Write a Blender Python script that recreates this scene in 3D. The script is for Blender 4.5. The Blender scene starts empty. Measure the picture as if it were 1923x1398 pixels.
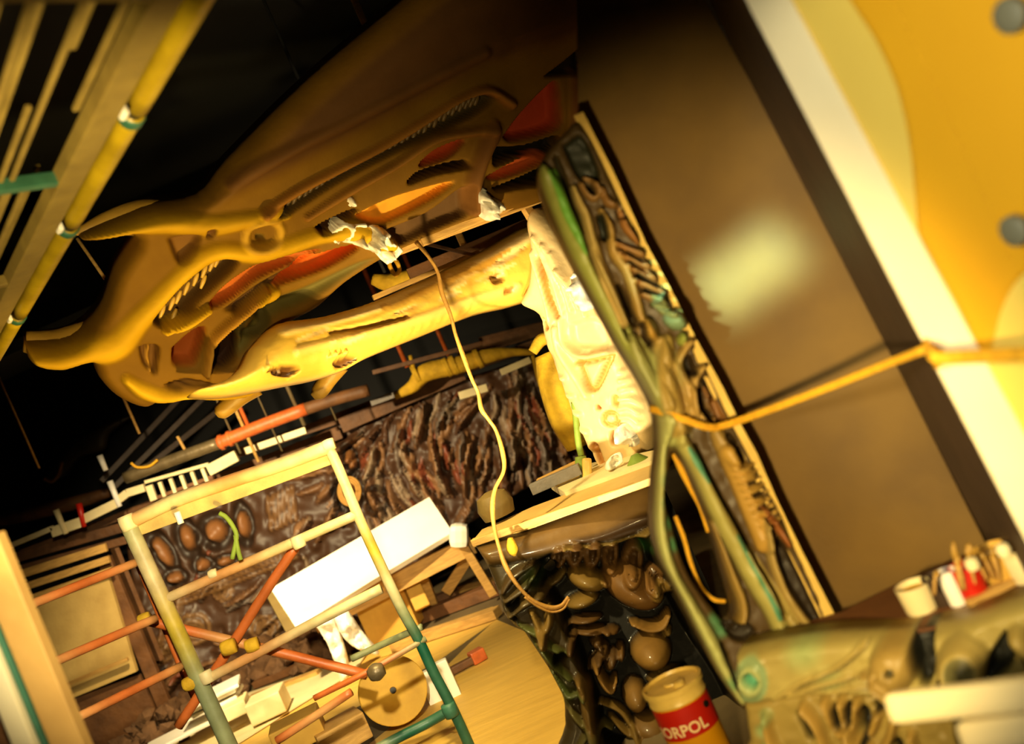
import bpy, bmesh, math, random
import numpy as np
from mathutils import Vector, Matrix
random.seed(4); RNG = np.random.default_rng(4)
C = bpy.context.scene.collection
SC = bpy.context.scene

# ------------------------------------------------------------------ camera
W, H, F, EYE = 1923, 1398, 1900.0, 1.65
ROLL = math.radians(24)
cr, sr = math.cos(ROLL), math.sin(ROLL)
cd = bpy.data.cameras.new('camera'); cam = bpy.data.objects.new('camera', cd); C.objects.link(cam)
cd.sensor_width = 36; cd.lens = F / W * 36; cd.clip_start = .05
right = Vector((cr, 0, -sr)); up = Vector((sr, 0, cr))
# world X = dx*cos + dy*sin ; world Z = -dx*sin + dy*cos, so the picture's right/up axes are (cr,0,-sr) and (sr,0,cr)
cam.matrix_world = Matrix(((right.x, up.x, 0, 0), (0, 0, -1, 0), (right.z, up.z, 0, EYE), (0, 0, 0, 1)))
cd.dof.use_dof = True; cd.dof.focus_distance = 5.4; cd.dof.aperture_fstop = 1.25
SC.camera = cam
SC.view_settings.view_transform = 'Standard'; SC.view_settings.look = 'None'
SC.view_settings.gamma = 1; SC.view_settings.use_curve_mapping = False
SC.view_settings.exposure = 0.0

def D(px, py):
    dx, dy = (px - W / 2) / F, -(py - H / 2) / F
    return Vector((dx * cr + dy * sr, 1.0, -dx * sr + dy * cr))
EYEV = Vector((0, 0, EYE))
def P(px, py, d): return EYEV + D(px, py) * d
def PZ(px, py, z):
    v = D(px, py); return EYEV + v * ((z - EYE) / v.z)

# ------------------------------------------------------------------ world and lamps
wd = bpy.data.worlds.new('world'); SC.world = wd; wd.use_nodes = True
wd.node_tree.nodes['Background'].inputs[0].default_value = (1, .62, .2, 1)
wd.node_tree.nodes['Background'].inputs[1].default_value = 0.006

def spot(name, loc, target, watts, col, angle, blend=.5, radius=.06):
    l = bpy.data.lights.new(name, 'SPOT'); l.energy = watts; l.color = col
    l.spot_size = math.radians(angle); l.spot_blend = blend; l.shadow_soft_size = radius
    o = bpy.data.objects.new(name, l); C.objects.link(o); o.location = loc
    o.rotation_euler = (Vector(target) - Vector(loc)).to_track_quat('-Z', 'Y').to_euler(); return o
def area(name, loc, target, watts, col, sx, sy, spread=180):
    l = bpy.data.lights.new(name, 'AREA'); l.energy = watts; l.color = col; l.shape = 'RECTANGLE'; l.size = sx; l.size_y = sy
    l.spread = math.radians(spread)
    o = bpy.data.objects.new(name, l); C.objects.link(o); o.location = loc
    o.rotation_euler = (Vector(target) - Vector(loc)).to_track_quat('-Z', 'Y').to_euler(); return o
WARM = (1, .70, .26); AMBER = (1, .62, .13); PALE = (1, .84, .50)
spot('lamp_key', (-1.15, 2.3, .55), P(1115, 650, 5.6), 1500, PALE, 26, .7)
spot('fill_arm', (-.35, 3.9, .75), P(780, 530, 5.6), 420, (1, .77, .36), 46, .8)  # added fill that brightens the arm and white films, no known fixture
spot('lamp_sculpture', (-1.0, 3.2, .35), P(360, 650, 5.0), 490, (1, .72, .20), 52, .9)
spot('lamp_scaffold', (-.2, .8, 2.4), P(480, 1200, 5.2), 1250, PALE, 38, .7)
spot('lamp_back', (-2.3, 5.9, 2.5), P(640, 1090, 9.2), 1000, (1, .78, .42), 84, .8)
spot('fill_floor', (-.75, 4.3, 2.6), (-.35, 5.2, .3), 290, (1, .79, .36), 72, .8)  # invented spot, lifts the front floor sheet and the plank top
spot('lamp_column', (-.35, .7, 1.35), P(1370, 870, 3.0), 400, (1, .76, .33), 58, .8)
spot('fill_bar', (-1.0, 3.3, 1.75), P(1130, 1130, 4.7), 24, WARM, 44, .8)  # extra fill for the mid-tones on the bar lumps, not a real fixture
lp = area('lamp_patch', (-.35, 1.7, 2.3), P(1385, 505, 3.05), .95, (.56, 1, .86), .15, .31, 6)
lp.rotation_euler.rotate_axis('Z', math.radians(-72))
spot('lamp_doorway', (-.5, .3, 1.95), P(1850, 420, 2.0), 200, (1, .93, .68), 38, .35, .12)
spot('fill_rails', (.2, .3, 1.9), P(1850, 1340, 1.8), 45, (1, .90, .62), 30, .6)  # unseen spot put in to brighten the cream rails
spot('lamp_grating', (-1.1, 1.3, 1.3), P(70, 330, 3.2), 420, (1, .80, .36), 60, .8)

# ------------------------------------------------------------------ materials
def lin(r, g, b):
    f = lambda c: (c / 255) / 12.92 if c / 255 <= .04045 else ((c / 255 + .055) / 1.055) ** 2.4
    return (f(r), f(g), f(b), 1)
def mat(name, col=None, rough=.6, var=.25, scale=6., bump=.15, bscale=30., metal=0., coat=0., stretch=(1, 1, 1), dark=None, spec=.5):
    """col None: the colour comes from the mesh's own paint attribute 'Col'."""
    m = bpy.data.materials.new(name); m.use_nodes = True; nt = m.node_tree; N = nt.nodes; L = nt.links
    b = N['Principled BSDF']; b.inputs['Roughness'].default_value = rough; b.inputs['Metallic'].default_value = metal
    b.inputs['Coat Weight'].default_value = coat; b.inputs['Coat Roughness'].default_value = .12
    b.inputs['Specular IOR Level'].default_value = spec
    tc = N.new('ShaderNodeTexCoord'); mp = N.new('ShaderNodeMapping'); mp.inputs['Scale'].default_value = stretch
    L.new(tc.outputs['Object'], mp.inputs['Vector'])
    n1 = N.new('ShaderNodeTexNoise'); n1.inputs['Scale'].default_value = scale; n1.inputs['Detail'].default_value = 5
    L.new(mp.outputs['Vector'], n1.inputs['Vector'])
    mx = N.new('ShaderNodeMixRGB'); mx.blend_type = 'MULTIPLY'
    rp = N.new('ShaderNodeValToRGB'); rp.color_ramp.elements[0].position = .3; rp.color_ramp.elements[1].position = .7
    d = 1 - var; rp.color_ramp.elements[0].color = dark or (d, d * .96, d * .9, 1); rp.color_ramp.elements[1].color = (1, 1, 1, 1)
    L.new(n1.outputs['Fac'], rp.inputs['Fac']); mx.inputs['Fac'].default_value = 1
    if col is None:
        at = N.new('ShaderNodeAttribute'); at.attribute_name = 'Col'; L.new(at.outputs['Color'], mx.inputs['Color1'])
    else: mx.inputs['Color1'].default_value = lin(*col)
    L.new(rp.outputs['Color'], mx.inputs['Color2']); L.new(mx.outputs['Color'], b.inputs['Base Color'])
    if bump:
        n2 = N.new('ShaderNodeTexNoise'); n2.inputs['Scale'].default_value = bscale; n2.inputs['Detail'].default_value = 4
        L.new(mp.outputs['Vector'], n2.inputs['Vector'])
        bp = N.new('ShaderNodeBump'); bp.inputs['Strength'].default_value = bump; bp.inputs['Distance'].default_value = .02
        L.new(n2.outputs['Fac'], bp.inputs['Height']); L.new(bp.outputs['Normal'], b.inputs['Normal'])
    return m
M = dict(
    paint=mat('painted_fibreglass', None, .5, .22, 6, .10, 30),
    sculpt=mat('ochre_fibreglass', None, .75, .25, 5, .10, 30, spec=.12),
    gloss=mat('glossy_resin', None, .5, .3, 8, .08, 30, coat=.14, spec=.15),
    pale=mat('pale_resin', None, .45, .12, 9, .12, 30),
    tint=mat('painted_tube', None, .45, .3, 11, .1, 40),
    black=mat('black_paint', (14, 13, 14), .8, .3, 2, 0),
    floor=mat('concrete', (110, 92, 58), .8, .45, 2.5, .2, 18),
    partition=mat('raw_board', (114, 84, 22), .75, .34, 3.6, .08, 60),
    edge=mat('cut_board_edge', (230, 192, 98), .7, .2, 8, .2, 60),
    darkwood=mat('dark_wood', (62, 42, 26), .6, .5, 4, .25, 14, stretch=(1, 1, 1)),
    jamb=mat('cream_gloss_paint', (240, 226, 184), .45, .06, 3, .04, 60),
    yellow=mat('yellow_wall_paint', (238, 208, 96), .6, .08, 2, .05, 40),
    ochre=mat('ochre_shade_paint', (232, 172, 22), .55, .08, 2.5, .05, 60),  # shaded tone of the yellow wall, put into the colour
    grey=mat('grey_rubber', (120, 118, 96), .6, .2, 6, .1),
    rope=mat('yellow_twine', (240, 178, 30), .7, .25, 60, .4, 150),
    timber=mat('raw_timber', (206, 160, 84), .65, .35, 9, .2, 40, stretch=(1, 1, 6)),
    brownwood=mat('brown_timber', (118, 76, 38), .65, .5, 7, .35, 22),
    cream=mat('cream_paint', (236, 220, 170), .5, .15, 6, .1, 40),
    white=mat('white_laminate', (246, 242, 228), .5, .04, 3, .03, 60),
    plastic=mat('white_plastic_film', (245, 238, 220), .3, .1, 8, .5, 18, coat=.4),
    ply=mat('yellow_floor_board', (226, 184, 86), .6, .18, 3, .12, 14, stretch=(1, 6, 1)),
    carton=mat('cardboard', (206, 160, 64), .75, .2, 7, .1),
    orange=mat('orange_paint', (214, 104, 44), .5, .4, 14, .15, 30),
    teal=mat('teal_paint', (58, 110, 84), .5, .4, 9, .15, 40),
    steel=mat('grey_steel', (120, 104, 74), .4, .4, 12, .15, 40, metal=.3),
    red=mat('red_print', (196, 32, 14), .4, .15, 8, .03),
    canyellow=mat('yellow_print', (232, 160, 12), .4, .15, 6, .03),
    tin=mat('cream_lid', (236, 200, 104), .35, .3, 9, .15, 30),
    ink=mat('black_print', (20, 16, 12), .5, 0, 5, 0),
    lettering=mat('pale_print', (250, 224, 170), .5, .05, 5, 0),
    foam=mat('yellow_foam', (224, 178, 34), .8, .35, 12, .6, 20),
    stub=mat('white_enamel', (250, 246, 238), .3, .05, 5, 0),
    rubble=mat('broken_plaster', (112, 78, 46), .85, .5, 9, .5, 25),
    gum=mat('dark_gum', (112, 84, 42), .5, .3, 20, .1), gum2=mat('pale_tooth', (190, 150, 60), .45, .2, 20, .1),
    horn=mat('ochre_horn', (176, 134, 48), .5, .25, 8, .25, 20), strapgreen=mat('green_webbing', (126, 150, 52), .7, .2, 20, .2),
    counter=mat('counter_plank', (206, 172, 100), .55, .2, 6, .1, 40), ledge=mat('brown_ledge', (112, 66, 24), .7, .3, 6, .15, 40),
    cable=mat('tan_cable', (190, 140, 60), .6, .3, 30, .2, 80), scafboard=mat('scaffold_board', (206, 178, 104), .6, .3, 12, .15, 40),
    upright=mat('yellow_upright', (172, 134, 70), .6, .2, 8, .1, 40), olive=mat('olive_edge', (120, 100, 52), .6, .2, 8, .1),
    drumwood=mat('drum_wood', (214, 168, 52), .65, .2, 9, .12, 40), edgetube=mat('yellow_edge_tube', (186, 154, 20), .45, .45, 5, .15, 20),
    gratewood=mat('brown_slat_wood', (140, 116, 50), .65, .35, 8, .15, 40), slatpale=mat('pale_slat', (216, 186, 116), .6, .3, 8, .1, 40),
    greyfoam=mat('grey_foam', (128, 122, 118), .8, .25, 9, .3, 40),
)

# ------------------------------------------------------------------ building helpers
def mesh_obj(name, verts, faces, material, parent=None, smooth=True, cols=None):
    me = bpy.data.meshes.new(name); me.from_pydata([tuple(v) for v in verts], [], [tuple(int(i) for i in f) for f in faces])
    me.materials.append(material)
    if smooth: me.polygons.foreach_set('use_smooth', [True] * len(me.polygons))
    if cols is not None:
        ca = me.color_attributes.new('Col', 'FLOAT_COLOR', 'POINT')
        ca.data.foreach_set('color', np.asarray(cols, dtype=np.float32).ravel())
    me.update(); o = bpy.data.objects.new(name, me); C.objects.link(o)
    if parent is not None: o.parent = parent
    return o
THINGS = []
def tag(o, label, cat, group=None):
    o['label'] = label; o['category'] = cat
    if group: o['group'] = group
    return o
def thing(name, label, cat, group=None):
    o = bpy.data.objects.new(name, None); o.empty_display_size = .1; C.objects.link(o); THINGS.append(o)
    return tag(o, label, cat, group)
def struct(o): o['kind'] = 'structure'; return o
def box_mesh(center, ax, ay, az, sx, sy, sz, bev=.0):
    """verts/faces of a box with chamfered edges, axes ax, ay, az (unit) and full sizes"""
    bm = bmesh.new(); bmesh.ops.create_cube(bm, size=1)
    for v in bm.verts: v.co = Vector((v.co.x * sx, v.co.y * sy, v.co.z * sz))
    if bev: bmesh.ops.bevel(bm, geom=bm.edges[:], offset=min(bev, .45 * min(sx, sy, sz)), segments=2, affect='EDGES', profile=.6)
    R = Matrix((ax, ay, az)).transposed()
    vs = [center + R @ v.co for v in bm.verts]; bm.verts.index_update()
    fs = [[v.index for v in f.verts] for f in bm.faces]; bm.free(); return vs, fs
def beam(name, p, q, w, t, material, parent=None, upv=Vector((0, 0, 1)), bev=.004):
    """a bar from p to q: width w across (perpendicular to upv), thickness t along upv"""
    a = (q - p).normalized(); s = a.cross(upv)
    if s.length < 1e-4: s = a.cross(Vector((0, 1, 0)))
    s.normalize(); u = s.cross(a).normalized()
    v, f = box_mesh((p + q) / 2, a, s, u, (q - p).length, w, t, bev)
    return mesh_obj(name, v, f, material, parent, smooth=False)
def catmull(pts, n=6):
    pts = [np.array(p, float) for p in pts]
    if len(pts) < 3: return [pts[0] + (pts[-1] - pts[0]) * i / n for i in range(n + 1)]
    out = []; e = [2 * pts[0] - pts[1]] + pts + [2 * pts[-1] - pts[-2]]
    for i in range(1, len(e) - 2):
        p0, p1, p2, p3 = e[i - 1:i + 3]
        for k in range(n):
            t = k / n
            out.append(.5 * ((2 * p1) + (-p0 + p2) * t + (2 * p0 - 5 * p1 + 4 * p2 - p3) * t * t + (-p0 + 3 * p1 - 3 * p2 + p3) * t ** 3))
    out.append(pts[-1]); return out
def tube_mesh(pts, rad, seg=10, n=6, smooth=True, cols=None):
    """swept tube; rad a number or a list per control point; cols per control point"""
    r = [rad] * len(pts) if not hasattr(rad, '__len__') else list(rad)
    dat = [list(p) + [r[i]] + (list(cols[i]) if cols else []) for i, p in enumerate(pts)]
    cv = catmull(dat, n) if smooth else [np.array(d, float) for d in dat]
    ps = [Vector(c[:3]) for c in cv]; verts = []; faces = []; vc = []
    nrm = None
    for i, p in enumerate(ps):
        tg = (ps[min(i + 1, len(ps) - 1)] - ps[max(i - 1, 0)]).normalized()
        if nrm is None: nrm = tg.orthogonal().normalized()
        nrm = (nrm - tg * nrm.dot(tg)).normalized(); bi = tg.cross(nrm)
        for k in range(seg):
            a = 2 * math.pi * k / seg
            verts.append(p + (nrm * math.cos(a) + bi * math.sin(a)) * max(float(cv[i][3]), 1e-4))
            if cols: vc.append(cv[i][4:8])
    m = len(ps)
    for i in range(m - 1):
        for k in range(seg):
            faces.append((i * seg + k, i * seg + (k + 1) % seg, (i + 1) * seg + (k + 1) % seg, (i + 1) * seg + k))
    faces.append(tuple(range(seg))[::-1]); faces.append(tuple((m - 1) * seg + k for k in range(seg)))
    return verts, faces, (vc if cols else None)
def tube(name, pts, rad, material, parent=None, seg=10, n=6, smooth=True, cols=None):
    v, f, c = tube_mesh(pts, rad, seg, n, smooth, cols)
    return mesh_obj(name, v, f, material, parent, True, c)
def lathe(name, base, prof, material, parent=None, seg=28, axis=Vector((0, 0, 1)), jitter=0):
    """profile (radius, height) turned about an axis standing at base"""
    q = Vector((0, 0, 1)).rotation_difference(axis.normalized()); verts = []; faces = []
    for r, h in prof:
        for k in range(seg):
            a = 2 * math.pi * k / seg; verts.append(base + q @ Vector((r * math.cos(a), r * math.sin(a), h)))
    m = len(prof)
    for i in range(m - 1):
        for k in range(seg): faces.append((i * seg + k, i * seg + (k + 1) % seg, (i + 1) * seg + (k + 1) % seg, (i + 1) * seg + k))
    faces.append(tuple(range(seg))[::-1]); faces.append(tuple((m - 1) * seg + k for k in range(seg)))
    o = mesh_obj(name, verts, faces, material, parent, True)
    return sharpen(o)
def sharpen(o, ang=38):
    me = o.data
    try: me.set_sharp_from_angle(angle=math.radians(ang))
    except Exception: pass
    return o
def slab(name, pts, thick, material, parent=None):
    """a flat polygon (world points, any order of turn) given thickness away from the viewer"""
    pts = [Vector(p) for p in pts]; n = Vector((0, 0, 0)); c = sum(pts, Vector()) / len(pts)
    for i in range(len(pts)): n += (pts[i] - c).cross(pts[(i + 1) % len(pts)] - c)
    n.normalize()
    if n.dot(EYEV - c) < 0: n = -n; pts = pts[::-1]
    k = len(pts); verts = pts + [p - n * thick for p in pts]
    faces = [tuple(range(k)), tuple(range(2 * k - 1, k - 1, -1))] + [(i, k + i, k + (i + 1) % k, (i + 1) % k) for i in range(k)]
    return mesh_obj(name, verts, faces, material, parent, False)

class Plane:
    def __init__(s, a, b, c=None):
        a, b = P(*a), P(*b)
        n = (b - a).cross((P(*c) - a) if c else Vector((0, 0, 1))).normalized()
        if n.dot(EYEV - a) < 0: n = -n
        s.n, s.k = n, n.dot(a - EYEV)
    def at(s, px, py):
        v = D(px, py); return EYEV + v * (s.k / s.n.dot(v))
    def d(s, px, py): return s.k / s.n.dot(D(px, py))
def sdf(X, Y, poly):
    """signed distance (positive inside) to a polygon and the nearest point on it"""
    poly = np.array(poly, float); best = np.full(X.shape, 1e12); NX = X.copy(); NY = Y.copy(); ins = np.zeros(X.shape, bool)
    for i in range(len(poly)):
        x0, y0 = poly[i]; x1, y1 = poly[(i + 1) % len(poly)]; dx, dy = x1 - x0, y1 - y0; l2 = dx * dx + dy * dy + 1e-9
        t = np.clip(((X - x0) * dx + (Y - y0) * dy) / l2, 0, 1); qx, qy = x0 + t * dx, y0 + t * dy
        dd = (X - qx) ** 2 + (Y - qy) ** 2; m = dd < best; best[m] = dd[m]; NX[m] = qx[m]; NY[m] = qy[m]
        if y0 != y1:
            cond = ((y0 > Y) != (y1 > Y)) & (X < (x1 - x0) * (Y - y0) / (y1 - y0) + x0); ins ^= cond
    s = np.sqrt(best); s[~ins] *= -1; return s, NX, NY
def rnd_noise(X, Y, cell, seed):
    g = np.random.default_rng(seed).standard_normal((64, 64)); x = X / cell; y = Y / cell
    xi, yi = np.floor(x).astype(int), np.floor(y).astype(int); fx, fy = x - xi, y - yi; fx = fx * fx * (3 - 2 * fx); fy = fy * fy * (3 - 2 * fy)
    G = lambda a, b: g[a % 64, b % 64]
    return (G(xi, yi) * (1 - fx) + G(xi + 1, yi) * fx) * (1 - fy) + (G(xi, yi + 1) * (1 - fx) + G(xi + 1, yi + 1) * fx) * fy
class Relief:
    """a modelled slab: outline on a plane in space, sculpted with ridges, pits, lumps and patches.
    The strokes are given in photograph coordinates on the slab's own plane; heights are metres along its normal."""
    def __init__(s, plane, outline, step, edge, eh, col, holes=(), thick=.08, rough=.0, smooth=True, p=.8):
        s.P = p
        out = [tuple(p) for p in catmull(list(outline) + [outline[0]], 4)][:-1] if smooth else list(outline)
        out = np.array(out); s.pl = plane; s.thick = thick
        x0, y0 = out.min(0) - step; x1, y1 = out.max(0) + step
        s.X, s.Y = np.meshgrid(np.arange(x0, x1 + step, step), np.arange(y0, y1 + step, step))
        s.S, s.NX, s.NY = sdf(s.X, s.Y, out)
        for h in holes:
            hh = [tuple(p) for p in catmull(list(h) + [h[0]], 4)][:-1]
            S2, nx, ny = sdf(s.X, s.Y, hh); m = -S2 < s.S; s.S[m] = -S2[m]; s.NX[m] = nx[m]; s.NY[m] = ny[m]
        s.step = step; t = np.clip(s.S / edge, 0, 1); s.Hh = eh * np.sqrt(1 - (1 - t) ** 2)
        s.base = s.Hh.copy(); s.C = np.zeros(s.X.shape + (4,)); s.C[:] = lin(*col)
        if rough: s.Hh += rough * rnd_noise(s.X, s.Y, 16, 3) * t
        s.t = t
    def _dist(s, pts, rad, n=6):
        r = [rad] * len(pts) if not hasattr(rad, '__len__') else rad
        cv = np.array(catmull([tuple(p) + (r[i],) for i, p in enumerate(pts)], n))
        best = np.full(s.X.shape, 9.0)
        for i in range(len(cv) - 1):
            x0, y0, r0 = cv[i]; x1, y1, r1 = cv[i + 1]; R = max(r0, r1)
            j0 = max(int((min(x0, x1) - R - s.X[0, 0]) / s.step), 0); j1 = int((max(x0, x1) + R - s.X[0, 0]) / s.step) + 2
            i0 = max(int((min(y0, y1) - R - s.Y[0, 0]) / s.step), 0); i1 = int((max(y0, y1) + R - s.Y[0, 0]) / s.step) + 2
            if j1 <= 0 or i1 <= 0: continue
            X, Y = s.X[i0:i1, j0:j1], s.Y[i0:i1, j0:j1]
            if X.size == 0: continue
            dx, dy = x1 - x0, y1 - y0; t = np.clip(((X - x0) * dx + (Y - y0) * dy) / (dx * dx + dy * dy + 1e-9), 0, 1)
            q = np.hypot(X - x0 - t * dx, Y - y0 - t * dy) / (r0 + t * (r1 - r0) + 1e-6)
            best[i0:i1, j0:j1] = np.minimum(best[i0:i1, j0:j1], q)
        return best
    def _apply(s, w, h, col, cw=1.6):
        s.Hh += h * w
        if col is not None:
            a = np.clip(w * cw, 0, 1)[..., None]; s.C = s.C * (1 - a) + np.array(lin(*col)) * a
    def ridge(s, pts, r, h, col=None, p=None, cw=1.6):
        q = np.clip(s._dist(pts, r), 0, 1); s._apply((1 - q * q) ** (p or s.P) * np.clip(s.t * 2, 0, 1), h, col, cw); return s
    def pit(s, pts, r, h, col=None): return s.ridge(pts, r, -h, col, 1.3)
    def blob(s, x, y, rx, ry, ang, h, col=None, p=.55, cw=1.6):
        a = math.radians(ang); u = (s.X - x) * math.cos(a) + (s.Y - y) * math.sin(a); v = -(s.X - x) * math.sin(a) + (s.Y - y) * math.cos(a)
        q = np.clip((u / rx) ** 2 + (v / ry) ** 2, 0, 1); s._apply((1 - q) ** p, h, col, cw); return s
    def ring(s, x, y, rx, ry, ang, wd, h, col=None):
        a = math.radians(ang); u = (s.X - x) * math.cos(a) + (s.Y - y) * math.sin(a); v = -(s.X - x) * math.sin(a) + (s.Y - y) * math.cos(a)
        q = np.clip((np.sqrt((u / rx) ** 2 + (v / ry) ** 2) - 1) / wd, -1, 1); s._apply((1 - q * q), h, col); return s
    def patch(s, poly, h, soft, col=None, sm=True, cw=1.6):
        pp = [tuple(p) for p in catmull(list(poly) + [poly[0]], 4)][:-1] if sm else poly
        S, _, _ = sdf(s.X, s.Y, pp); t = np.clip(S / soft, 0, 1); s._apply(t * t * (3 - 2 * t), h, col, cw); return s
    def stain(s, x, y, r, col, k=1.):
        q = np.clip(np.hypot(s.X - x, s.Y - y) / r, 0, 1); a = ((1 - q * q) ** 1.5 * k)[..., None]
        s.C = s.C * (1 - a) + np.array(lin(*col)) * a; return s
    def build(s, name, material, parent=None):
        keep = (s.S[:-1, :-1] > 0) | (s.S[1:, :-1] > 0) | (s.S[:-1, 1:] > 0) | (s.S[1:, 1:] > 0)
        inn = (s.S[:-1, :-1] > -s.step * 1.5) & (s.S[1:, :-1] > -s.step * 1.5) & (s.S[:-1, 1:] > -s.step * 1.5) & (s.S[1:, 1:] > -s.step * 1.5)
        keep &= inn; X, Y, Hh = s.X.copy(), s.Y.copy(), s.Hh.copy(); o = s.S < 0; X[o] = s.NX[o]; Y[o] = s.NY[o]; Hh[o] = 0
        used = np.zeros(X.shape, bool)
        for a in (slice(0, -1), slice(1, None)):
            for b in (slice(0, -1), slice(1, None)): used[a, b] |= keep
        idx = np.full(X.shape, -1); idx[used] = np.arange(used.sum())
        dx, dy = (X[used] - W / 2) / F, -(Y[used] - H / 2) / F
        d = np.stack([dx * cr + dy * sr, np.ones_like(dx), -dx * sr + dy * cr], 1); n = np.array(s.pl.n)
        pos = np.array(EYEV) + d * (s.pl.k / (d @ n))[:, None]
        nd = np.array(getattr(s.pl, 'disp', n)); front = pos + nd * Hh[used][:, None]; back = pos - n * s.thick; N = len(pos)
        ii, jj = np.nonzero(keep); A, B, Cc, Dd = idx[ii, jj], idx[ii + 1, jj], idx[ii + 1, jj + 1], idx[ii, jj + 1]
        q = np.stack([A, B, Cc, Dd], 1); fr = q; bk = q[:, ::-1] + N
        e = np.concatenate([q[:, [0, 1]], q[:, [1, 2]], q[:, [2, 3]], q[:, [3, 0]]]); key = set(map(tuple, e.tolist()))
        side = [(a, a + N, b + N, b) for a, b in key if (b, a) not in key]
        faces = fr.tolist() + bk.tolist() + side
        cols = np.concatenate([s.C[used], s.C[used]])
        o = mesh_obj(name, np.concatenate([front, back]), faces, material, parent, True, cols)
        return o
#---SECTIONS---
# ================================================================== setting
def quad(name, a, b, c, d, material): return struct(mesh_obj(name, [a, b, c, d], [(0, 1, 2, 3)], material, None, False))
X0, X1, Y0, Y1, ZT = -7.0, 3.2, -.6, 11.5, 5.0
quad('floor', (X0, Y0, 0), (X1, Y0, 0), (X1, Y1, 0), (X0, Y1, 0), M['floor'])
quad('ceiling', (X0, Y0, ZT), (X0, Y1, ZT), (X1, Y1, ZT), (X1, Y0, ZT), M['black'])
quad('wall_back', (X0, Y1, 0), (X1, Y1, 0), (X1, Y1, ZT), (X0, Y1, ZT), M['black'])
quad('wall_left', (X0, Y0, 0), (X0, Y1, 0), (X0, Y1, ZT), (X0, Y0, ZT), M['black'])
quad('wall_front', (X0, Y0, 0), (X0, Y0, ZT), (X1, Y0, ZT), (X1, Y0, 0), M['black'])

# raw board partition on the right, with its cut edge, dark reveal and door jamb
PP = Plane((1090, 220, 3.2), (1700, 600, 2.95))
struct(slab('wall_partition', [PP.at(*p) for p in [(1080, -140), (1086, 222), (1172, 382), (1378, 790), (1575, 1210), (1930, 1180), (1885, 1090), (1840, 1000), (1620, 560), (1440, 210), (1335, 20), (1260, -140)]], .035, M['partition']))
ep = [(1086, 214, 7), (1112, 268, 8), (1140, 325, 9), (1170, 388, 8), (1205, 458, 6), (1250, 545, 7), (1300, 640, 6), (1345, 730, 9), (1385, 806, 7), (1410, 856, 9), (1450, 945, 8), (1500, 1050, 9), (1555, 1160, 10)]
vs = []; fs = []
for x, y, w in ep:
    for sx, dz in ((-w, .0), (w, .0)):
        dd = PP.d(x, y); sx *= 1.25; vs += [P(x + sx, y - sx * .4, dd - .17), P(x + sx, y - sx * .4, dd + .01)]
for i in range(len(ep) - 1):
    a = i * 4; b = a + 4; fs += [(a, a + 2, b + 2, b), (a + 1, b + 1, b + 3, a + 3), (a, b, b + 1, a + 1), (a + 2, a + 3, b + 3, b + 2)]
fs += [(0, 1, 3, 2), (a + 4, a + 6, a + 7, a + 5)]
struct(mesh_obj('trim_1', vs, fs, M['edge'], None, False))
struct(slab('trim_2', [P(*p) for p in [(1265, -140, 2.93), (1340, 20, 2.93), (1625, 560, 2.93), (1890, 1090, 2.93), (1930, 1180, 2.93), (2080, 1300, 2.3), (1960, 1075, 2.3), (1405, 0, 2.3), (1335, -140, 2.3)]], .03, M['darkwood']))
struct(slab('trim_3', [P(*p) for p in [(1332, -130, 2.24), (1400, 0, 2.24), (1923, 1010, 2.16), (2160, 1468, 2.1), (2290, 1498, 2.0), (1923, 815, 2.08), (1485, 0, 2.16), (1415, -130, 2.18)]], .035, M['jamb']))
YW = Plane((1485, 0, 2.17), (1923, 815, 2.085), (1923, 0, 1.72))
struct(slab('wall_right', [YW.at(*p) for p in [(1410, -140), (1485, 0), (1923, 815), (2300, 1516), (2600, 1500), (2600, -140)]], .04, M['yellow']))
o = Relief(YW, [(1585, -40), (1596, 0), (1642, 72), (1684, 165), (1708, 270), (1717, 360), (1722, 410), (1728, 445), (1790, 560), (1850, 672), (1866, 640), (1880, 585), (1905, 535), (1945, 500), (2050, 440), (2100, 300), (2100, -60)], 8, 10, .004, (232, 172, 22), thick=.001).build('painted_shade', M['ochre'])  # curved light boundary on the wall, painted as a thin ochre overlay
tag(o, 'large ochre shade with a curved edge painted over the pale yellow wall', 'shade')
for (x, y, r, nm) in ((1915, 22, .031, 'grey round wall knob beside the top right corner of the painted ochre shade'), (1922, 425, .030, 'grey round wall knob lower down on the painted ochre shade, level with the pale light patch')):
    t = thing('wall_knob', nm, 'knob', 'round grey knobs on the painted ochre shade')
    c = YW.at(x, y) + YW.n * .006
    lathe('cap', c + YW.n * .012, [(r, 0), (r, .012), (r * .8, .018), (r * .3, .02), (.002, .02)], M['grey'], t, axis=YW.n)
    lathe('stem', c, [(r * .45, 0), (r * .45, .012)], M['grey'], t, axis=YW.n)

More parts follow.
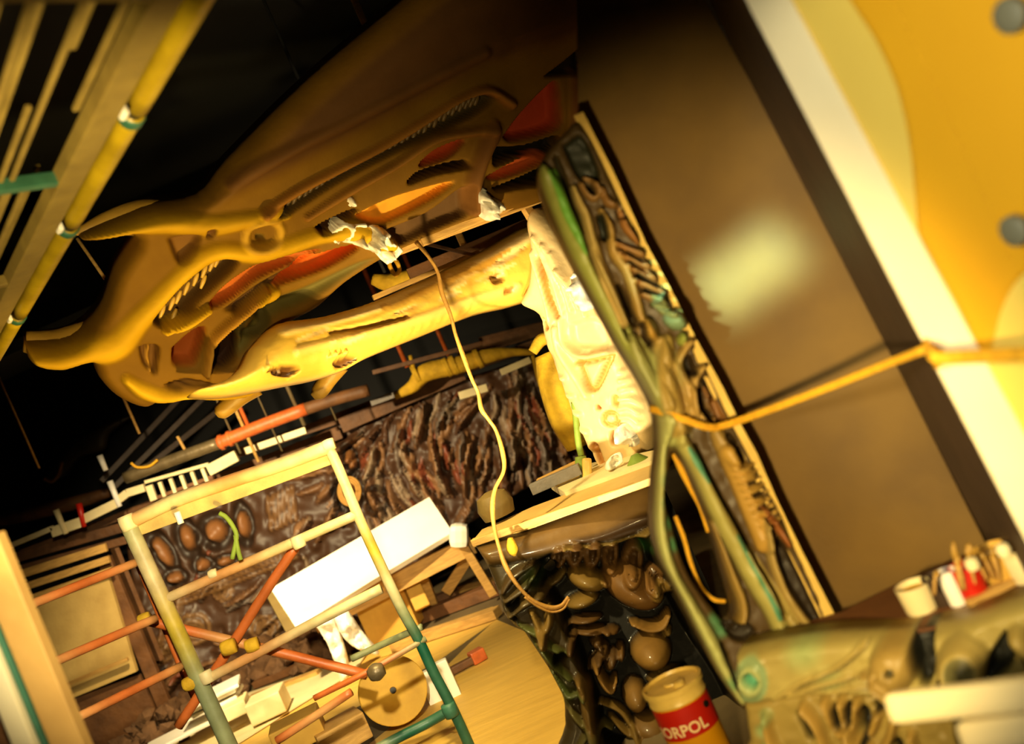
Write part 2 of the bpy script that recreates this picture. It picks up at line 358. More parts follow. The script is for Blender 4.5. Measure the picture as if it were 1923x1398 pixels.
# ================================================================== relief wall at the back
BP = Plane((300, 1000, 9.54), (1050, 800, 9.77))
rel = Relief(BP, [(232, 990), (330, 945), (420, 905), (530, 850), (640, 795), (760, 752), (870, 712), (996, 672), (1028, 730), (1062, 800), (1098, 868), (1020, 900), (960, 935), (880, 985), (800, 1050), (720, 1130), (660, 1215), (620, 1300), (500, 1340), (330, 1335), (290, 1240), (255, 1130)], 4, 8, .03, (74, 48, 30), thick=.1, rough=.02, smooth=False, p=.6)
def wave(x, y): return math.radians(115 + 35 * math.sin(x / 70.) + 25 * math.sin(y / 55. + x / 120.))
cols = [(122, 86, 56), (146, 106, 70), (132, 66, 42), (118, 104, 94), (84, 54, 34), (150, 128, 104)]
for k in range(300):
    x = random.uniform(560, 1070); y = random.uniform(690, 1000)
    if y < 990 - (x - 240) * .42 + 10 or y > 1010 - (x - 700) * .1: continue
    ang = wave(x, y) if x < 900 else math.atan2(y - 560, x - 950 + (x - 950) * .2)
    ln = random.uniform(18, 42); dx, dy = math.cos(ang) * ln, math.sin(ang) * ln; bend = random.uniform(-10, 10)
    rel.ridge([(x - dx, y - dy), (x + bend, y), (x + dx, y + dy)], [2, random.uniform(4, 7), 2], random.uniform(.05, .10), random.choice(cols))
for k in range(110):
    x = random.uniform(300, 900); y = random.uniform(1060, 1320)
    ang = wave(x * 1.3, y); ln = random.uniform(10, 35)
    rel.ridge([(x - math.cos(ang) * ln, y - math.sin(ang) * ln), (x + random.uniform(-9, 9), y), (x + math.cos(ang) * ln, y + math.sin(ang) * ln)], [2, random.uniform(3, 6), 2], random.uniform(.03, .08), random.choice(cols))
for (x, y, rx, ry, a) in [(307, 1036, 17, 42, -32), (352, 1010, 19, 32, -18), (406, 997, 27, 29, -10), (458, 985, 15, 34, -10), (381, 1060, 18, 14, -10), (424, 1054, 20, 11, -15), (330, 1085, 20, 14, -10), (655, 925, 24, 30, -15), (660, 862, 12, 26, -20)]:
    rel.ring(x, y, rx, ry, a, .45, -.05, (44, 28, 16)); rel.blob(x, y, rx * .75, ry * .75, a, .045, (146, 96, 52))
for k in range(6): rel.ridge([(505 + k * 9, 935 - k * 4), (508 + k * 9, 965 - k * 4), (512 + k * 9, 995 - k * 4)], 4, .05, (120, 86, 52))
for k, yy in enumerate((1062, 1071, 1080, 1090)): rel.ridge([(330, yy + 48), (420, yy + 12), (560, yy - 45)], 3.5, .03, (128, 92, 54))
for (x, y, r) in [(305, 1220, 24), (365, 1180, 30), (500, 1180, 26), (420, 1110, 18)]:
    for q in (1, .6, .3): rel.ring(x, y, r * q, r * q * .9, -20, .16 / q, .03, (128, 94, 56))
o = rel.build('relief_wall', M['paint'])
tag(o, 'long brown sculpted relief wall of wavy ridges and cells behind the scaffold', 'relief')

# timber fascia over the relief: separate boards
def run(name, pts, w, t, material, parent, d0, d1, jit=0):
    for i in range(len(pts) - 1):
        (x0, y0), (x1, y1) = pts[i], pts[i + 1]; f0 = i / (len(pts) - 1); f1 = (i + 1) / (len(pts) - 1)
        beam(name, P(x0, y0, d0 + (d1 - d0) * f0), P(x1, y1, d0 + (d1 - d0) * f1), t, w, material, parent)
t = thing('timber_fascia', 'dark brown boarded fascia running along the top of the relief wall', 'fascia')
for (a, b, w, d) in [((-20, 1062), (250, 985), .09, 9.26), ((-20, 1085), (260, 1008), .07, 9.20), ((40, 1040), (240, 965), .07, 9.31), ((225, 975), (640, 812), .12, 9.43), ((420, 860), (700, 765), .09, 9.49), ((640, 800), (870, 700), .14, 9.49), ((600, 796), (1020, 640), .08, 9.54), ((860, 668), (1040, 610), .12, 9.66), ((900, 640), (1060, 600), .06, 9.72), ((1035, 700), (1095, 860), .07, 9.54), ((215, 1030), (300, 1240), .12, 9.08)]:
    beam('board', P(*a, d), P(*b, d + .08), .04, w, M['brownwood'], t)

# pale cladding on the left behind the scaffold
t = thing('pale_cladding', 'pale yellow boarded partition behind the left scaffold rails', 'partition')
slab('sheet', [P(*p, 8.74) for p in [(48, 1130), (200, 1074), (256, 1262), (112, 1322)]], .05, M['counter'], t)
for (a, b, w) in [((10, 1088), (200, 1028), .07), ((18, 1112), (206, 1050), .06), ((24, 1135), (212, 1070), .05), ((98, 1298), (240, 1238), .03)]:
    beam('batten', P(*a, 8.62), P(*b, 8.62), .04, w, M['timber'], t)
slab('kickboard', [P(*p, 8.85) for p in [(105, 1325), (262, 1268), (320, 1398), (300, 1440), (150, 1440)]], .04, M['brownwood'], t)
beam('post', P(196, 1048, 8.85), P(318, 1345, 8.85), .12, .06, M['brownwood'], t, upv=Vector((0, 1, 0)))

# ================================================================== overhead services at the back
t = thing('overhead_pipe', 'long round overhead pipe, grey then orange then brown, above the boarded fascia', 'pipe')
for nm, pts, m, r in [('pipe_length', [(235, 898), (330, 862), (412, 832)], 'steel', .052), ('pipe_length', [(410, 833), (490, 800), (575, 768)], 'orange', .056), ('pipe_length', [(573, 769), (630, 750), (692, 733)], 'brownwood', .054)]:
    tube(nm, [P(x, y, 8.74) for x, y in pts], r, M[m], t, 14)
for x, y in ((416, 831), (432, 824)): tube('coupling', [P(x - 3, y + 1, 8.74), P(x + 3, y - 1, 8.74)], .07, M['orange'], t, 14)
tube('tie_wire', [P(x, y, 8.66) for x, y in [(246, 870), (258, 878), (280, 876), (296, 864)]], .012, M['rope'], t, 6)
rods = [((540, 728), (572, 800), .016, 'steel'), ((452, 770), (466, 800), .016, 'orange'), ((470, 835), (486, 868), .013, 'timber'), ((424, 786), (452, 852), .009, 'steel'), ((484, 756), (530, 848), .007, 'steel'), ((610, 720), (632, 790), .007, 'steel'), ((333, 820), (350, 850), .012, 'timber'), ((748, 655), (765, 690), .018, 'orange'), ((820, 625), (842, 668), .016, 'orange'), ((145, 448), (205, 535), .009, 'timber'), ((46, 810), (74, 880), .008, 'timber'), ((246, 780), (262, 815), .010, 'timber'), ((870, 400), (888, 500), .02, 'timber'), ((770, 668), (776, 690), .016, 'foam')]
struct(beam('trim_4', Vector((X0, 9.0, 3.56)), Vector((X1, 9.0, 3.56)), .9, .1, M['black']))
lbl = ['long dull steel hanger rod under the tusked jaw', 'orange hanger stub above the orange pipe length', 'short pale hanger rod below the orange pipe', 'thin hanger rod crossing the orange pipe coupling', 'thin wire hanger right of the orange hanger stub', 'thin wire hanger near the brown pipe end', 'short pale rod above the comb shaped vent', 'orange hanger left of the yellow hose end', 'orange hanger rod above the yellow hose', 'pale wire hanging from the upper horn tip', 'faint pale wire at far left in the dark', 'faint wire above the dark roof beams', 'pale post standing in the dark gap under the canopy edge', 'tiny yellow peg on the yellow hose']
for (a, b, r, m), l in zip(rods, lbl):
    d = 8.74 if a[0] not in (145, 870) else (5.6 if a[0] == 145 else 6.6)
    if a[0] in (748, 820, 770): d = 9.15
    pb = P(*b, d); pa = P(*a, d) if a[0] in (466, 333, 145, 770) else Vector((pb.x, pb.y, 4.98)) if a[0] == 870 else Vector((pb.x, pb.y, 3.52))
    o = tube('hanger_rod', [pa, pb], r * 1.15, M[m], None, 8, 2); tag(o, l, 'rod', 'hanger rods above the relief wall')
t = thing('broken_strip', 'cream broken conduit strip with a comb shaped vent along the fascia', 'conduit')
for pts, w in [([(-30, 1046), (100, 992)], .045), ([(98, 1000), (155, 980)], .09), ([(158, 975), (185, 962), (220, 945)], .08), ([(222, 940), (240, 926), (272, 916)], .07), ([(392, 884), (445, 856)], .10), ([(460, 848), (575, 808)], .06)]:
    for i in range(len(pts) - 1): beam('strip_piece', P(*pts[i], 8.91), P(*pts[i + 1], 8.91), .05, w, M['cream'], t)
beam('comb_rail', P(272, 906, 8.91), P(392, 872, 8.91), .03, .03, M['cream'], t); beam('comb_rail', P(282, 940, 8.91), P(400, 895, 8.91), .03, .03, M['brownwood'], t)
for k in range(6): beam('comb_tooth', P(280 + k * 20, 912 - k * 6.4, 8.90), P(290 + k * 20, 940 - k * 7, 8.90), .03 if k > 0 else .06, .04, M['cream'], t, upv=Vector((0, 1, 0)))
for a, b, l in [((187, 856), (199, 884), 'upper bright white enamel stub in the dark at left'), ((206, 904), (225, 952), 'lower bright white enamel stub crossing the broken strip'), ((105, 958), (124, 1003), 'cream stub hanging at the left end of the broken strip'), ((148, 946), (158, 990), 'dark red stub on the broken strip')]:
    o = tube('hanging_stub', [P(*a, 8.89), P(*b, 8.89)], [.028, .022], M['red' if 'red' in l else 'stub' if 'white' in l else 'cream'], None, 10, 2); tag(o, l, 'stub', 'stubs hanging over the broken strip')
for a, b, l in [((350, 735), (190, 905), 'upper of the three dark slanting roof beams'), ((385, 745), (215, 915), 'middle of the three dark slanting roof beams'), ((412, 770), (260, 890), 'lowest of the three dark slanting roof beams')]:
    o = beam('roof_beam', P(*a, 9.89), P(*b, 9.43), .09, .05, M['darkwood']); tag(o, l, 'beam', 'dark slanting roof beams')
t = thing('torn_sheet', 'dim torn sheet with a bent bracket, drooping in the dark at far left', 'sheet')
Relief(Plane((100, 850, 10.58), (240, 800, 10.58)), [(80, 905), (110, 860), (160, 815), (245, 782), (205, 815), (195, 845), (150, 860), (120, 895)], 5, 14, .05, (78, 66, 44), thick=.03).build('sheet', M['paint'], t)
tube('bent_bracket', [P(x, y, 10.46) for x, y in [(83, 900), (98, 905), (110, 892), (116, 868)]], .018, M['timber'], t, 8)
sb = P(228, 795, 10.55); tube('suspension_wire', [sb, Vector((sb.x, sb.y, 4.99))], .008, M['black'], t, 6, 2)
o = tube('dark_lagging', [P(x, y, 10.23) for x, y in [(-30, 985), (60, 965), (140, 945), (205, 925)]], [.05, .07, .07, .05], M['brownwood'], None, 12); tag(o, 'dark lagged pipe at far left above the broken strip', 'pipe')
cc = P(655, 924, 9.0)
t = thing('wire_coil', 'coiled yellow wire hanging on the relief wall behind the right scaffold post', 'coil')
for q in (.085, .105, .125):
    tube('loop', [cc + right * q * .8 * math.cos(k * .6283) + up * q * math.sin(k * .6283) + Vector((0, q * .3, 0)) for k in range(11)], .011, M['cable'], t, 8)
t = thing('yellow_hose', 'bright yellow ribbed hose lying along the top of the relief wall', 'hose')
tube('hose', [P(x, y, 9.2) for x, y in [(742, 745), (775, 726), (800, 700), (860, 686), (920, 668), (960, 662), (1005, 662)]], [.03, .06, .085, .08, .065, .04, .025], M['foam'], t, 16)
for x, y in ((782, 704), (840, 690), (853, 686), (898, 674)): tube('collar', [P(x - 4, y + 2, 9.2), P(x + 4, y - 2, 9.2)], .1 if x < 790 else .092, M['foam'], t, 16)
for a, b, w, l, m in [((862, 744), (915, 728), .07, 'lower of the two pale splintered laths on the relief wall', 'cream'), ((940, 700), (996, 676), .06, 'upper of the two pale splintered laths on the relief wall', 'cream'), ((697, 758), (740, 742), .05, 'grey batten end left of the yellow hose', 'greyfoam'), ((700, 700), (905, 645), .04, 'dim long batten behind the yellow hose', 'brownwood'), ((1000, 668), (1014, 726), .03, 'small yellow peg batten at the relief wall corner', 'foam')]:
    o = beam('lath', P(*a, 9.08), P(*b, 9.08), .04, w, M[m]); tag(o, l, 'lath')
# ================================================================== the skull shaped canopy sculpture
t = thing('skull_sculpture', 'huge ochre skull shaped sculpture with horns hanging over the bar', 'sculpture')
SP = Plane((110, 660, 4.75), (1000, 350, 5.55), (760, 120, 4.95))
OUT = [(45, 640), (58, 674), (110, 683), (166, 669), (182, 700), (215, 735), (265, 756), (300, 744), (350, 736), (420, 738), (470, 724), (478, 700), (462, 676), (480, 640), (535, 600), (590, 570), (640, 525), (720, 475), (800, 440), (870, 412), (950, 394), (1014, 372), (1022, 330), (1035, 285), (1062, 245), (1083, 205), (1086, 100), (1086, 0), (1085, -60), (860, -60), (700, 50), (560, 170), (430, 300), (372, 365), (262, 388), (152, 440), (182, 446), (252, 438), (216, 500), (186, 580), (130, 628)]
R = Relief(SP, OUT, 3.5, 26, .14, (112, 78, 15), thick=.12, rough=0, p=1.5)
OL = (192, 148, 22); BR = (86, 56, 24); OR = (176, 92, 32); DK = (44, 34, 22); GN = (98, 88, 42)
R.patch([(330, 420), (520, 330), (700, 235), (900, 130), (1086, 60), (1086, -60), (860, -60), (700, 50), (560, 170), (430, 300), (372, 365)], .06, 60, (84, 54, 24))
R.ridge([(45, 650), (110, 655), (170, 640), (214, 626), (250, 585), (288, 545), (355, 478), (402, 456), (470, 460), (520, 448), (590, 425), (650, 422), (715, 445)], [14, 32, 32, 32, 27, 24, 21, 21, 22, 20, 20, 24, 18], .06, OL)
R.ridge([(160, 436), (230, 415), (300, 405), (380, 408), (450, 398), (520, 385)], [6, 14, 22, 24, 20, 16], .06, (176, 134, 20))
R.ridge([(480, 385), (540, 346), (620, 304), (700, 262), (780, 214), (840, 178), (890, 160), (935, 185)], [10, 11, 10, 10, 10, 10, 12, 14], .06, (146, 96, 34))
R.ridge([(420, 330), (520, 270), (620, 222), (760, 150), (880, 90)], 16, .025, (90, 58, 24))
R.patch([(500, 392), (540, 352), (620, 312), (700, 272), (830, 184), (880, 168), (908, 178), (870, 212), (760, 262), (640, 322), (560, 372), (522, 396)], -.10, 9, (70, 56, 30))
R.ridge([(560, 395), (640, 345), (720, 300), (800, 250), (880, 235), (905, 225)], [8, 10, 9, 9, 12, 14], .05, (142, 96, 36))
R.patch([(378, 478), (330, 512), (290, 558), (276, 590), (316, 600), (370, 548), (440, 480), (410, 466)], -.12, 12, (88, 62, 28))
R.patch([(376, 556), (413, 516), (470, 479), (525, 462), (590, 452), (560, 480), (480, 506), (430, 545), (395, 562)], -.10, 9, OR)
R.patch([(400, 566), (470, 515), (540, 478), (610, 452), (560, 490), (490, 535), (440, 570)], -.06, 12, (74, 48, 22))
R.patch([(487, 530), (541, 483), (597, 457), (650, 444), (656, 456), (600, 490), (540, 512)], -.11, 8, (196, 90, 24))
R.patch([(480, 545), (560, 515), (660, 470), (700, 470), (640, 515), (560, 560), (500, 590), (440, 660), (430, 620)], -.06, 22, GN)
R.patch([(312, 634), (352, 600), (378, 598), (362, 660), (345, 672), (314, 666)], -.13, 9, (164, 84, 32))
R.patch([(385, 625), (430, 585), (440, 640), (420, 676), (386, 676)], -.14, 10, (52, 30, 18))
R.ridge([(486, 528), (452, 562), (412, 596), (388, 622), (376, 680)], [8, 11, 12, 10, 8], .08, (168, 120, 38))
R.ring(462, 592, 26, 18, -25, .5, -.035, (82, 72, 36))
R.ridge([(300, 600), (340, 586), (380, 560)], [8, 12, 8], .08, OL)
R.blob(490, 540, 26, 14, -30, .05, OL)
R.patch([(294, 702), (340, 690), (400, 702), (428, 712), (360, 708), (320, 712)], -.08, 6, (84, 56, 22))
R.patch([(478, 704), (520, 696), (548, 702), (530, 714), (500, 712)], -.07, 6, (84, 56, 22))
for k in range(4): R.blob(486 + k * 9, 706 - k * 1, 4, 5, 0, .05, OL)
R.patch([(250, 632), (270, 625), (292, 632), (290, 665), (284, 686), (258, 664)], -.08, 8, (96, 64, 26)); R.ridge([(272, 632), (270, 655), (274, 675)], 4, .06, (150, 108, 36))
R.ridge([(230, 690), (262, 712), (320, 728), (400, 722), (470, 716), (540, 700)], [12, 18, 16, 14, 12, 10], .06, OL)
R.patch([(300, 430), (345, 420), (372, 428), (350, 470), (322, 480)], -.07, 14, (112, 76, 30))
R.patch([(372, 412), (392, 408), (394, 428), (376, 434)], -.05, 7, (96, 62, 26))
R.ring(480, 425, 34, 24, -20, .3, .03, (176, 134, 40)); R.blob(475, 430, 10, 7, 0, -.04, (110, 84, 30))
R.patch([(572, 412), (640, 380), (660, 384), (625, 410), (590, 426)], -.12, 7, (70, 42, 20))
R.patch([(768, 294), (800, 268), (848, 250), (852, 260), (822, 288), (772, 304)], -.10, 7, (176, 72, 28))
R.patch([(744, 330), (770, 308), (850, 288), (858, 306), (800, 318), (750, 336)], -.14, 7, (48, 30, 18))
R.patch([(640, 394), (690, 368), (744, 348), (834, 326), (812, 354), (744, 392), (693, 410)], -.07, 10, (222, 150, 40))
R.patch([(700, 418), (780, 385), (835, 345), (868, 330), (866, 392), (800, 424), (740, 452)], -.10, 14, (88, 62, 32))
R.ridge([(900, 240), (880, 290), (868, 330), (868, 380)], [22, 18, 20, 16], .07, (124, 82, 36))
R.patch([(920, 250), (947, 212), (990, 165), (1022, 142), (1032, 180), (1028, 234), (947, 258)], -.14, 9, (172, 62, 30))
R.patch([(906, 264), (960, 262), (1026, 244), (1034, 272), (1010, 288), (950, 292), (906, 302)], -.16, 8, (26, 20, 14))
R.patch([(886, 324), (947, 291), (1015, 281), (985, 304), (913, 328)], -.08, 6, (186, 84, 36))
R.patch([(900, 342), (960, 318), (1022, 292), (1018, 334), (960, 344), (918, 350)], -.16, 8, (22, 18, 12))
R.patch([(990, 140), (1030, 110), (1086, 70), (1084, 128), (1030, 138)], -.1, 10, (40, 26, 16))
R.ridge([(1062, 140), (1060, 190), (1056, 240)], [18, 16, 12], .06, (122, 76, 40))
R.ridge([(535, 606), (600, 572), (660, 520), (740, 474), (830, 434), (930, 402), (1012, 380)], [6, 9, 9, 9, 8, 8, 8], .05, OL)
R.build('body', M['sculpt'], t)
# little teeth set in the two long rows
up_row = catmull([(516, 380), (600, 334), (690, 284), (780, 236), (850, 192), (890, 176)], 4)
for i, p in enumerate(up_row[:-1]):
    for k in (0, 1):
        q = (p + (up_row[i + 1] - p) * k * .5); c = SP.at(q[0], q[1] + 6 * k) + SP.n * .06
        v, f, _ = tube_mesh([c - up * .03 - right * .01, c, c + up * .03 + right * .01], [.007, .014, .008], 8, 3)
        mesh_obj('tooth', v, f, M['gum'], t)
for (x, y) in [(300, 575), (318, 560), (330, 548), (345, 532), (362, 515), (378, 500), (392, 488), (402, 480), (388, 470), (352, 500), (322, 582), (376, 520)]:
    c = SP.at(x, y) + SP.n * .07
    v, f, _ = tube_mesh([c - up * .035 - right * .012, c, c + up * .03 + right * .012], [.006, .012, .007], 8, 3)
    mesh_obj('tooth', v, f, M['gum2'], t)
for nm, pts, r in [('horn', [(330, 425), (270, 415), (205, 424), (140, 443)], [.11, .09, .055, .012]), ('horn', [(250, 615), (170, 640), (110, 655), (48, 648)], [.09, .085, .08, .05]), ('tusk', [(480, 728), (455, 748), (420, 778), (410, 786)], [.07, .055, .045, .02]), ('tusk', [(640, 690), (622, 715), (603, 742), (592, 752)], [.06, .05, .045, .02])]:
    tube(nm, [SP.at(*p) - SP.n * .04 for p in pts], r, M['horn'], t, 14)

# yellow arm running from the skull to the pillar
AP = Plane((480, 660, 4.9), (1000, 500, 5.9))
A = Relief(AP, [(470, 655), (515, 612), (600, 598), (700, 568), (800, 523), (900, 474), (985, 428), (1012, 455), (1012, 545), (975, 568), (900, 586), (800, 626), (700, 666), (655, 690), (600, 708), (540, 720), (470, 734), (410, 742), (360, 738), (420, 716), (452, 690)], 4, 48, .16, (224, 182, 74), thick=.1, rough=.002)
A.ridge([(520, 632), (640, 600), (760, 560), (880, 505), (980, 450)], 16, .02, (232, 200, 130)).ridge([(540, 676), (640, 650), (760, 615), (860, 580), (950, 555)], 10, .02, (224, 184, 96))
A.pit([(905, 538), (912, 536)], 12, .07, (110, 72, 26)).pit([(930, 560), (940, 557)], 8, .05, (130, 88, 30))
A.patch([(478, 706), (520, 696), (552, 702), (532, 716), (500, 715)], -.07, 6, (96, 60, 22)).patch([(604, 690), (636, 676), (668, 678), (644, 694), (620, 698)], -.07, 6, (96, 60, 22))
for k in range(4): A.blob(484 + k * 10, 707, 4, 5, 0, .05); A.blob(600 + k * 10, 684 - k * 2, 4, 4, 0, .05)
A.ridge([(600, 640), (680, 626), (740, 610)], 5, -.02, (190, 140, 50)).ridge([(700, 590), (780, 560), (860, 525), (930, 490)], 9, -.008, (196, 146, 54))
for k in range(26):
    x = random.uniform(540, 960); y = 668 - (x - 540) * .42 + random.uniform(-30, 30)
    A.ridge([(x - 20, y + 8), (x, y), (x + 20, y - 9)], [2, random.uniform(3, 6), 2], random.uniform(-.012, .014), random.choice([(214, 168, 76), (236, 204, 136), (226, 188, 104)]))
for k in range(10): A.blob(700 + k * 18, 655 - k * 7.2, 5, 5, 0, .015)
o = A.build('bone_sculpture', M['pale']); tag(o, 'thick yellow bone shaped arm joining the skull sculpture to the bright pillar', 'sculpture')

# bright relief pillar
LP = Plane((1000, 650, 5.75), (1220, 650, 5.35))
Q = Relief(LP, [(1002, 392), (1012, 400), (1032, 424), (1076, 484), (1130, 572), (1166, 642), (1202, 716), (1226, 776), (1230, 850), (1165, 874), (1140, 888), (1120, 850), (1096, 800), (1075, 748), (1052, 688), (1030, 632), (1020, 590), (985, 568), (1000, 530), (1004, 470), (996, 420)], 3, 22, .10, (226, 196, 138), thick=.16, rough=.002)
for (a, b) in [((1020, 440), (1078, 590)), ((1036, 455), (1092, 580)), ((1052, 470), (1104, 575)), ((1014, 470), (1052, 600)), ((1068, 500), (1118, 590))]:
    Q.ridge([a, ((a[0] + b[0]) / 2 + 6, (a[1] + b[1]) / 2), b], [4, 7, 3], .035)
Q.pit([(1030, 480), (1045, 540), (1062, 590)], 6, .05, (176, 126, 56))
Q.patch([(1080, 598), (1135, 590), (1160, 645), (1110, 652), (1088, 640)], -.035, 12)
Q.ridge([(1072, 594), (1078, 636), (1110, 660), (1166, 652)], 7, .05)
Q.ridge([(1060, 610), (1068, 650), (1092, 690), (1120, 735)], 8, .04).ridge([(1104, 672), (1130, 724), (1160, 670)], 6, -.045, (196, 146, 70)).patch([(1112, 676), (1154, 670), (1132, 715)], .02, 8)
Q.ridge([(1098, 676), (1164, 662)], 4, -.035, (196, 146, 70))
Q.pit([(1138, 757), (1139, 758)], 6, .06, (150, 92, 34)); Q.ring(1162, 778, 13, 12, 0, .45, -.03, (190, 136, 62)); Q.pit([(1167, 808), (1169, 820)], 10, .08, (164, 106, 44)); Q.pit([(1170, 740), (1170, 748)], 8, .04, (196, 146, 70))
for k in range(6): Q.ridge([(1180, 690 + k * 17), (1198, 688 + k * 17), (1214, 700 + k * 17)], 5, .03)
for k in range(5): Q.ridge([(1048 + k * 13, 680 + k * 32), (1060 + k * 13, 700 + k * 32), (1076 + k * 14, 704 + k * 33)], 7, .03)
Q.pit([(1130, 830), (1138, 850), (1145, 870)], 10, .06, (176, 120, 50)); Q.pit([(1034, 596), (1040, 610)], 7, .05, (176, 120, 50))
for k in range(40):
    x, y = random.uniform(1010, 1210), random.uniform(420, 860); Q.blob(x, y, random.uniform(5, 14), random.uniform(4, 9), random.uniform(40, 80), random.uniform(-.01, .01))
o = Q.build('relief_pillar', M['pale']); tag(o, 'brightly lit cream pillar modelled with folds, holes and panels', 'pillar')

# crumpled white film caught on the sculptures
def crumple(name, label, outl, pl, off, mtl='plastic', amp=.05, step=4, seed=1, col=(245, 238, 220)):
    r = Relief(pl, outl, step, 10, .03, col, thick=.004)
    r.Hh += off + amp * rnd_noise(r.X, r.Y, 9, seed) * r.t + amp * .8 * rnd_noise(r.X + r.Y * .4, r.Y, 22, seed + 1) * r.t
    o = r.build(name, M[mtl]); return tag(o, label, 'plastic', 'crumpled white film')
crumple('plastic_film', 'crumpled white film over the skull jaw, the larger left hand piece', [(600, 420), (622, 402), (660, 404), (700, 412), (722, 440), (735, 452), (705, 478), (680, 456), (640, 440), (610, 440)], SP, .17, seed=5)
crumple('plastic_film', 'small crumpled white film at the right end of the canopy edge', [(866, 345), (880, 335), (892, 352), (914, 362), (912, 380), (890, 398), (876, 388)], SP, .20, seed=8)
crumple('plastic_film', 'small white film scrap on the tooth row of the skull', [(605, 385), (622, 360), (648, 352), (652, 374), (628, 380)], SP, .10, seed=11)
crumple('plastic_film', 'white film scrap stuck near the foot of the bright pillar', [(1176, 790), (1192, 784), (1212, 806), (1216, 824), (1198, 822), (1184, 808)], LP, .15, seed=14)
crumple('plastic_film', 'white film scrap on the right shoulder of the bright pillar', [(1104, 500), (1118, 520), (1130, 570), (1112, 575), (1096, 545), (1092, 515)], LP, .13, seed=17)
crumple('plastic_film', 'white film lump on the back counter below the bright pillar', [(1138, 868), (1150, 855), (1166, 850), (1168, 870), (1146, 884), (1136, 882)], Plane((1100, 870, 5.2), (1200, 850, 5.2)), .02, seed=19)

# laths nailed along the canopy edge and round the dark opening
for a, b, da, db, w, l in [((722, 480), (1016, 372), 5.25, 5.5, .05, 'upper bright lath along the lower canopy edge'), ((792, 456), (1020, 362), 5.25, 5.48, .04, 'second bright lath under the canopy edge'), ((900, 372), (1016, 350), 5.4, 5.5, .05, 'short lath end beside the green column'), ((770, 523), (1012, 420), 6.3, 6.5, .12, 'broad brown board behind the yellow arm'), ((700, 560), (900, 474), 6.0, 6.2, .03, 'thin yellow lath along the top of the yellow arm'), ((800, 458), (990, 504), 6.15, 6.2, .02, 'thin dark lath slanting down across the dark opening'), ((984, 384), (1036, 470), 5.5, 5.55, .07, 'short bright upright lath at the top of the pillar')]:
    o = beam('lath', P(*a, da), P(*b, db), .03, w, M['brownwood' if 'brown' in l or 'dark lath' in l else 'timber']); tag(o, l, 'lath')
o = tube('wire_loop', [P(x, y, 6.2) for x, y in [(730, 482), (732, 500), (742, 516), (750, 508), (746, 494), (736, 482)]], .014, M['rope'], None, 8); tag(o, 'small yellow wire loop hanging in the dark opening under the canopy', 'wire')
t = thing('duct_piece', 'bright yellow pipe end hanging in the dark opening under the canopy', 'pipe')
tube('pipe_length', [P(700, 524, 6.7), P(730, 530, 6.7), P(772, 519, 6.7)], [.04, .06, .05], M['foam'], t, 12)
sb = P(728, 524, 6.7); tube('suspension_rod', [sb, Vector((sb.x, sb.y, 4.99))], .012, M['black'], t, 6, 2)
t = thing('foam_column', 'lumpy yellow foam column standing between relief wall and bright pillar', 'column')
tube('core', [P(x, y, 6.3) for x, y in [(1024, 664), (1040, 700), (1054, 745), (1070, 790), (1090, 838)]], [.07, .11, .12, .12, .09], M['foam'], t, 16)
tube('bracket', [P(x, y, 6.28) for x, y in [(1000, 662), (1015, 640), (1030, 636), (1042, 650)]], [.03, .04, .04, .03], M['foam'], t, 10)
beam('stud', P(1112, 818, 6.0), P(1135, 868, 6.0), .05, .03, M['timber'], t, upv=Vector((0, 1, 0)))
t = thing('ratchet_strap', 'green strap with a steel ratchet hanging beside the yellow foam column', 'strap')
tube('webbing', [P(x, y, 5.6) for x, y in [(1078, 755), (1082, 790), (1086, 830), (1092, 858)]], .018, M['strapgreen'], t, 8)
tube('webbing', [P(x, y, 5.5) for x, y in [(1090, 858), (1094, 880), (1108, 904), (1112, 902), (1104, 880)]], [.03, .035, .02, .012, .015], M['strapgreen'], t, 8)
v, f = box_mesh(P(1102, 880, 5.45), right, Vector((0, 1, 0)), up, .05, .05, .11, .012); mesh_obj('ratchet', v, f, M['tin'], t, False)
# ================================================================== bar counter with dark relief front
t = thing('bar_counter', 'dark glossy sculpted bar counter with a pale plank top', 'bar')
DP = Plane((1000, 1000, 4.9), (1250, 1000, 4.72), (1150, 1398, 4.3))
DP.disp = (-.05, -1, 0)
B = Relief(DP, [(892, 1022), (1000, 985), (1100, 945), (1228, 898), (1240, 1000), (1262, 1060), (1320, 1170), (1395, 1310), (1440, 1440), (1075, 1440), (1062, 1360), (1058, 1310), (1030, 1252), (985, 1182), (950, 1156), (936, 1112), (915, 1060)], 3, 20, .08, (50, 40, 20), thick=.12, rough=0)
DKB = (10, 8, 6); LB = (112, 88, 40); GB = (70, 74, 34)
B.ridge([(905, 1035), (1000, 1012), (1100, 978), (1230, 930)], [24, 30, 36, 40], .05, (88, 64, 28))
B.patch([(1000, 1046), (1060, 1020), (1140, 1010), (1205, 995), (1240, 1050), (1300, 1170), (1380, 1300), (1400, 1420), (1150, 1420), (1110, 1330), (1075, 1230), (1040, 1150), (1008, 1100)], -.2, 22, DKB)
B.patch([(1060, 1002), (1130, 985), (1210, 950), (1222, 980), (1180, 1005), (1100, 1020)], .02, 14, (58, 40, 20))
B.ridge([(1060, 1022), (1120, 1022), (1180, 1012), (1225, 985)], [5, 7, 8, 8], .08, (104, 84, 38))
for (x, y, rx, ry) in [(1050, 1048, 11, 20), (1081, 1044, 12, 22), (1114, 1044, 12, 24), (1148, 1048, 11, 24), (1190, 1060, 15, 30), (1228, 1090, 12, 18)]:
    B.ring(x, y, rx, ry, 8, .5, .06, (86, 60, 30)); B.blob(x, y, rx * .7, ry * .8, 8, .10, (62, 42, 20))
